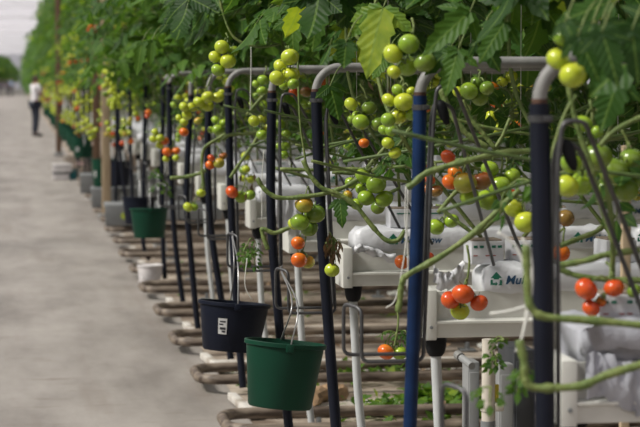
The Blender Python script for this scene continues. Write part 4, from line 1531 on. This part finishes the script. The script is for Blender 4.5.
# leaves that stand out one by one: (plant, depth, root px, tip px, half-width px, tone)
LF = [
    ((1, 0), 6.1, (383, 8), (364, 78), 20, 0.90),
    ((1, 0), 6.2, (372, 10), (352, 36), 12, 0.80),
    ((1, 0), 6.3, (386, 58), (372, 78), 8, 0.72),
    ((2, 0), 7.4, (292, 16), (293, 60), 11, 0.60),
    ((2, 0), 7.3, (318, 10), (312, 52), 12, 0.58),
    ((0, 1), 5.3, (470, 12), (422, 54), 15, 0.60),
    ((0, 1), 5.4, (458, 50), (444, 96), 13, 0.62),
    ((0, 1), 5.2, (505, 22), (478, 62), 14, 0.52),
    ((-1, 0), 4.5, (640, 52), (588, 95), 26, 0.42),
    ((-1, 0), 4.5, (610, 2), (555, 22), 14, 0.45),
    ((-1, 0), 4.6, (618, 80), (600, 132), 18, 0.35),
    ((-1, 0), 4.2, (655, 20), (596, 58), 17, 0.22),
    ((-1, 0), 4.15, (578, 36), (600, 80), 15, 0.25),
    ((-1, 0), 4.12, (602, 32), (620, 86), 16, 0.22),
    ((-1, 0), 4.15, (632, 30), (640, 84), 17, 0.2),
    ((-1, 0), 4.18, (565, 22), (580, 52), 10, 0.25),
    ((0, 1), 5.42, (452, 46), (424, 74), 11, 0.22),
    ((0, 1), 5.35, (480, 36), (500, 72), 12, 0.25),
    ((-1, 0), 4.25, (600, 26), (640, 66), 15, 0.25),
    ((-1, 0), 4.4, (592, 24), (578, 56), 10, 0.3),
    ((1, 1), 6.6, (436, 92), (440, 112), 8, 0.66),
    ((1, 1), 7.0, (330, 86), (340, 120), 12, 0.38),
    ((2, 0), 8.0, (262, 22), (250, 42), 9, 0.55),
    ((0, 0), 5.6, (346, 42), (344, 68), 12, 0.35),
    ((1, 0), 7.4, (340, 200), (342, 228), 8, 0.45),
    ((4, 0), 10.2, (152, 40), (150, 66), 6, 0.62),
    ((4, 0), 10.2, (142, 42), (136, 76), 7, 0.62),
    ((5, 0), 12.8, (122, 60), (128, 80), 5, 0.64),
]
lrnd = random.Random(31)
for key, d, a, b, hw, tone in LF:
    root, base = PL[key]
    A, B = at_d(*a, d), at_d(*b, d - 0.03)
    s = d / FPX
    L = (B - A).length
    mb = MB()
    nrm = V((lrnd.uniform(-.5, .1), -1, lrnd.uniform(0.2, 0.6)))
    leaflet(mb, A - base, B - A, nrm, L, hw * s, tone, 0, lrnd, curl=0.12)
    st = A + V((0.05, 0.05, 0.07))
    mb.tube([p - base for p in spline([st, (A + st) * 0.5 + V((0, 0, 0.012)), A], 3)], 0.002, M['stem'], n=5)
    side = (B - A).cross(nrm).normalized()
    for sg in (-1, 1):
        leaflet(mb, A - base, side * sg + (B - A).normalized() * 0.5, nrm, L * 0.55, hw * s * 0.5, tone - 0.08, 0, lrnd)
    obj('leaf', mb, root, (0, 0, 0), label='large yellowing leaf' if tone > 0.84 else 'large hanging leaf', sharp=False)

# dried flower stalks and small side shoots left on the bare stems
for key, d, uv, n, size, dry in (((1, 0), 7.3, (333, 246), 55, 0.032, True), ((2, 0), 8.4, (252, 246), 5, 0.05, False), ((-1, 0), 5.6, (502, 350), 3, 0.045, False),
                                 ((1, 0), 6.95, (402, 328), 4, 0.045, False), ((-1, 0), 4.4, (519, 366), 3, 0.05, False), ((5, 0), 14.0, (160, 180), 5, 0.07, False),
                                 ((3, 0), 10.3, (248, 184), 5, 0.05, True), ((1, 1), 6.9, (383, 92), 8, 0.045, True)):
    root, base = PL[key]
    mb = MB()
    c = at_d(*uv, d) - base
    for i in range(n):
        o = c + V((lrnd.gauss(0, size * .45), lrnd.gauss(0, size * .2), lrnd.gauss(0, size * .6)))
        if dry:
            dd = V((lrnd.uniform(-.5, .5), lrnd.uniform(-.5, .5), -1)).normalized()
            sd = dd.orthogonal().normalized() * size * 0.24
            mb.add([o, o + dd * size * .5 + sd, o + dd * size, o + dd * size * .5 - sd + V((0, .006, 0))], [(0, 1, 2, 3)], M['stem_dry'])
            mb.tube([c + V((0, 0, size)), (o + c) / 2 + V((0, 0, size * .3)), o], 0.0014, M['stem'], n=4)
        else:
            sprig(mb, o, lrnd, size, 2, 0.5)
    obj('dried_flowers' if dry else 'side_shoot', mb, root, (0, 0, 0), label='dried brown flower stalks' if dry else None, sharp=False)

# white twine on the near vines
for key, d, px in (((0, 0), 5.5, [(406, 186), (405, 215), (406, 240), (402, 270), (395, 300), (386, 308)]), ((0, 0), 5.5, [(408, 188), (407, 230), (408, 262), (407, 290)]),
                   ((-1, 0), 4.25, [(498, 232), (514, 244), (523, 262), (528, 290), (524, 330), (516, 352)]), ((-1, 0), 4.25, [(522, 238), (530, 252), (532, 285), (527, 318), (520, 345)]),
                   ((-1, 0), 4.25, [(528, 306), (510, 311), (490, 314)]),
                   ((2, 0), 8.7, [(251, 40), (251, 70), (250, 110)]), ((3, 0), 8.6, [(264, 150), (262, 180), (262, 222)]), ((2, 0), 8.2, [(247, 258), (245, 285), (252, 300)])):
    root, base = PL[key]
    mb = MB()
    mb.tube([p - base for p in spline([at_d(u, v, d) for u, v in px], 5)], 0.0030 if key[0] == -1 else 0.0017, M['string'], n=5)
    obj('twine', mb, root, (0, 0, 0), label='white support twine', sharp=False)

# vines at the row ends farther along the path
def truss_merged(seed):
    rnd = random.Random(seed)
    mb = MB()
    for c, r, k in random_fruits(V((0, 0, 0)), rnd.randrange(5, 9), rnd, 0.05, 0.031):
        vs, fs = [], []
        for i in range(6):
            for j in range(8):
                th, a = PI * i / 5, 2 * PI * j / 8
                vs.append(c + V((math.sin(th) * math.cos(a), math.sin(th) * math.sin(a), math.cos(th) * .92)) * r)
        fs = [(i * 8 + j, (i + 1) * 8 + j, (i + 1) * 8 + (j + 1) % 8, i * 8 + (j + 1) % 8) for i in range(5) for j in range(8)]
        mb.add(vs, fs, FR[k if k != 'g' else 'y'])
    mb.tube([(0, 0, 0.10), (0.01, 0, 0.02), (0, 0, -0.12)], 0.004, M['stem'], n=5)
    return mb.mesh('fruit_truss')


TM = [truss_merged(i) for i in range(8)]
frnd = random.Random(41)
for k in (4, 5, 6, 7, 8):
    r, b = PL[(k, 0)]
    for q in range(2 if k < 6 else 5):
        c = b + V((frnd.uniform(-.28, .25), frnd.uniform(-.3, .0), frnd.uniform(-0.1, 0.55)))
        build_truss(r, b, c + V((0.01, 0, 0.09)), random_fruits(c, frnd.randrange(4, 7), frnd, 0.14), frnd)
for k in range(9, 62):
    r, b = plant(k, 1.46, 'leafy tomato plant at a row end with clusters of yellow-green fruit', 'tomato plants at far row ends', 'end')
    for q in range(5 if k < 25 else 4):
        t = obj('fruit_truss', TM[frnd.randrange(8)], r, (frnd.uniform(-.70, -.2), frnd.uniform(-.35, .1), frnd.uniform(-0.15, 0.62) if frnd.random() < .85 else frnd.uniform(.6, 1.6)))
        t.rotation_euler = (0, 0, frnd.uniform(0, 6))

# the depth of the crop: leaves and stems nobody could tell apart
def mass(name, label, n, fn, seed, ll, stems=0, pairs=3):
    rnd = random.Random(seed)
    mb = MB()
    for i in range(n):
        p = fn(rnd)
        compound_leaf(mb, p, rnd.uniform(0, 2 * PI), rnd, L=rnd.uniform(.28, .42) * ll / .13, ll=ll * rnd.uniform(.8, 1.25), tone=tone_of(rnd), lod=1, a0=rnd.uniform(.1, .8), droop=rnd.uniform(1.1, 2.0), pairs=pairs)
    for i in range(stems):
        p = fn(rnd); p.z = rnd.uniform(1.05, 1.5)
        dx = rnd.uniform(-.5, .5)
        mb.tube([p, p + V((dx * .5, rnd.uniform(-.1, .1), rnd.uniform(-.05, .2))), p + V((dx, 0, rnd.uniform(.1, .5)))], 0.006, M['stem' if rnd.random() < .6 else 'stem_dark'], n=5)
    return obj(name, mb, label=label, cat='tomato foliage', kind='stuff', sharp=False)


def inner(rnd):
    k = int(rnd.random() ** 1.1 * 27) - 1
    y = row_y(k) + rnd.uniform(-.25, .42)
    x0 = max(1.7, min(0.29 * row_y(k) + 0.45, 3.1)) if k < 9 else 1.7
    return V((x0 + rnd.random() * (2.2 + 0.06 * y), y, 1.4 + rnd.random() ** 1.2 * 1.9))


def inner_low(rnd):
    p = inner(rnd)
    p.z = rnd.uniform(1.1, 1.45)
    return p


def far_rows(rnd):
    k = rnd.randrange(62, 236)
    return V((1.30 + rnd.random() ** 1.5 * 1.2, row_y(k) + rnd.uniform(-.5, .5), 0.9 + rnd.random() * 3.4))


def left_rows(rnd):
    t = rnd.random()
    return V((-1.62 + 1.25 * t - rnd.random() ** 1.4 * 1.8, 228 + 160 * t, 1.8 + rnd.random() * (2.3 - 0.7 * t)))


mass('tomato_foliage', 'dense green leaves filling the depth of the crop rows', 5600, inner, 1, 0.14, 900)
mass('tomato_undergrowth', 'sparse leaves and bare green stems low between the gutters', 900, inner_low, 4, 0.10, 700)
mass('tomato_foliage', 'green leaf wall of the farthest rows right of the path', 5200, far_rows, 2, 0.30, 0, 2)
def left_near(rnd):
    return V((-4.6 - rnd.random() ** 1.4 * 1.8, -6 + 126 * rnd.random(), 0.5 + rnd.random() * 3.7))


mass('tomato_foliage', 'leaf wall of the crop rows across the path, left of the camera', 5000, left_near, 6, 0.30, 0, 2)
mass('tomato_foliage', 'green leaf wall far away left of the path', 3600, left_rows, 3, 0.34, 0, 2)


# ------------------------------------------------------------------ people
def skin_obj(name, verts, edges, radii, m, parent, lvl=2, label=None):
    me = bpy.data.meshes.new(name)
    me.from_pydata([tuple(v) for v in verts], edges, [])
    o = obj(name, me, parent, (0, 0, 0), label)
    o.modifiers.new('Skin', 'SKIN')
    for i, r in enumerate(radii):
        d = me.skin_vertices[0].data[i]
        d.radius = (r, r) if not isinstance(r, tuple) else r
        d.use_root = (i == 0)
    s = o.modifiers.new('Subsurf', 'SUBSURF')
    s.levels = s.render_levels = lvl
    me.materials.append(m)
    return o


def person(loc, heading, label, shirt, reach=True, stride=0.0, item=True):
    """heading: rotation about z; the figure faces its local -y"""
    root = bpy.data.objects.new('person', None)
    COL.objects.link(root)
    root.location = loc
    root.rotation_euler = (0, 0, heading)
    tag(root, label, 'person')
    st = stride
    J = dict(pel=(0, 0, .95), wai=(0, 0, 1.06), che=(0, -.01, 1.26), nb=(0, .0, 1.42), nk=(0, -.01, 1.49), hd=(0, -.03, 1.57), tp=(0, -.03, 1.66))
    jv = ['pel', 'wai', 'che', 'nb', 'nk', 'hd', 'tp']
    vs = [J[q] for q in jv]
    rad = [(.135, .10), (.125, .092), (.15, .105), (.10, .075), (.052, .055), (.072, .088), (.055, .066)]
    ed = [(i, i + 1) for i in range(6)]

    def chain(start, pts, rs):
        i0 = start
        for p, r in zip(pts, rs):
            vs.append(p); rad.append(r); ed.append((i0, len(vs) - 1)); i0 = len(vs) - 1
        return i0
    legs = []
    for sg in (-1, 1):
        f = st * sg
        lp = [(sg * .09, 0, .90), (sg * .10, -.02 - f * .5, .50), (sg * .10, .02 - f, .10), (sg * .10, .0 - f, .05), (sg * .105, -.15 - f, .035)]
        chain(0, lp, [.085, .056, .038, .04, .03]); legs.append(lp)
    arms = []
    for sg in (-1, 1):
        sh = (sg * .18, 0, 1.40)
        if reach and sg == 1:
            ap = [sh, (sg * .23, -.14, 1.18), (sg * .16, -.38, 1.14)]
        elif reach:
            ap = [sh, (sg * .24, -.10, 1.14), (sg * .17, -.34, 1.06)]
        else:
            ap = [sh, (sg * .24, .02, 1.12), (sg * .23, -.06, .88)]
        e = chain(3, ap, [.055, .042, .03])
        h = V(ap[-1]); dr = (V(ap[-1]) - V(ap[-2])).normalized()
        e2 = chain(e, [h + dr * .05], [(.036, .02)])
        sd = V((1, 0, 0))
        for fi, (off, ln) in enumerate(((-.027, .055), (-.010, .066), (.010, .062), (.027, .048))):
            t1 = h + dr * .085 + sd * off
            t2 = t1 + (dr * .7 + V((0, 0, -.7))) * ln * .7
            chain(e2, [t1, t2], [.0095, .008])
        chain(e, [h + dr * .03 + sd * -.035 * sg + V((0, 0, .01)), h + dr * .07 + sd * -.045 * sg], [.011, .009])
        arms.append(ap)
    skin_obj('body', vs, ed, rad, M['skin'], root, 2)
    # face: nose, eyes, ears joined as one small mesh on the head
    mb = MB()
    hc = V((0, -.03, 1.575))
    mb.tube([hc + V((0, -.085, .012)), hc + V((0, -.108, -.014)), hc + V((0, -.09, -.022))], [.008, .013, .010], M['skin'], n=8)
    for sg in (-1, 1):
        mb.tube([hc + V((sg * .075, .005, .02)), hc + V((sg * .085, .012, -.005)), hc + V((sg * .076, .006, -.03))], [.012, .016, .010], M['skin'], n=8)
        mb.tube([hc + V((sg * .022, -.083, .014)), hc + V((sg * .040, -.078, .014))], .007, M['ink_black'], n=8)
    mb.tube([hc + V((-.022, -.082, -.045)), hc + V((0, -.088, -.047)), hc + V((.022, -.082, -.045))], .005, M['pink'], n=6)
    obj('face', mb, root, (0, 0, 0))
    # clothes
    vs, rad, ed = [J['pel'], J['wai'], J['che'], J['nb']], [(.150, .118), (.142, .11), (.165, .12), (.112, .088)], [(0, 1), (1, 2), (2, 3)]
    vs[0] = (0, 0, .90)
    for ap in arms:
        vs.append(ap[0]); rad.append(.073); ed.append((3, len(vs) - 1))
        m_ = V(ap[0]) * .42 + V(ap[1]) * .58
        vs.append(m_); rad.append(.064); ed.append((len(vs) - 2, len(vs) - 1))
    skin_obj('shirt', vs, ed, rad, M[shirt], root, 2)
    vs, rad, ed = [(0, 0, .93)], [(.145, .112)], []
    for lp in legs:
        i0 = 0
        for p, r in zip(lp[:3], (.098, .070, .058)):
            vs.append(p); rad.append(r); ed.append((i0, len(vs) - 1)); i0 = len(vs) - 1
    skin_obj('trousers', vs, ed, rad, M['jeans'], root, 2)
    for lp in legs:
        mb = MB()
        a = V(lp[3])
        mb.tube(spline([a + V((0, .07, .0)), a + V((0, 0, .02)), a + V((0, -.10, .0)), a + V((0, -.20, -.012))], 4), [.036, .044, .048, .05, .05, .05, .05, .05, .048, .044, .04, .035, .025], M['shoe'], n=10)
        obj('shoe', mb, root, (0, 0, 0), sharp=False)
    hb = MB()
    vs2, fs2 = [], []
    for i in range(9):
        th = 0.02 + 2.0 * i / 8
        for j in range(16):
            a = 2 * PI * j / 16
            fr = 0.55 if math.sin(a) < -0.3 and th > 0.95 else 1
            t2 = min(th, 0.98) if fr < 1 else th
            vs2.append((math.sin(t2) * math.cos(a) * .086, -.024 + math.sin(t2) * math.sin(a) * .106, 1.605 + math.cos(t2) * .106))
    fs2 = [(i * 16 + j, (i + 1) * 16 + j, (i + 1) * 16 + (j + 1) % 16, i * 16 + (j + 1) % 16) for i in range(8) for j in range(16)]
    hb.add(vs2, fs2, M['hair'])
    hb.lathe([(0, .06), (.026, .05), (.032, .02), (.022, -.01), (0, -.02)], M['hair'], 12, Matrix.Translation((0, .085, 1.62)))
    obj('hair', hb, root, (0, 0, 0), sharp=False)
    return root


g = at_z(35.5, 136.5, 0.0)
person((g.x, g.y, 0), math.radians(120), 'person in white shirt and dark trousers reaching into the plants', 'shirt_white', True, 0.03)
mb = MB()
mb.lathe([(0, 0), (.075, 0), (.09, .10), (.094, .10), (.094, .11), (.085, .11), (.07, .008), (0, .008)], M['red_cloth'], 20)
hp = V((g.x, g.y, 0)) + Matrix.Rotation(math.radians(120), 3, 'Z') @ V((0.02, -.44, 1.0))
o = obj('punnet', mb, None, hp, 'small red tub held by the person in the white shirt', 'tub')
for u, lab, sh, hd, ddx in ((11.5, 'person in pale blue shirt far away on the path', 'shirt_blue', 0.3, 0), (7, 'person in dark clothes left of the pale blue shirt, far away', 'shirt_dark', 2.6, 0),
                            (2.0, 'person in dark clothes farthest left on the distant path', 'shirt_dark', 3.3, 0)):
    g = at_z(u, 96.2 + 0.2 * ddx, 0.0)
    person((g.x, g.y - abs(u - 9) * 1.5, 0), hd, lab, sh, False, 0.08)
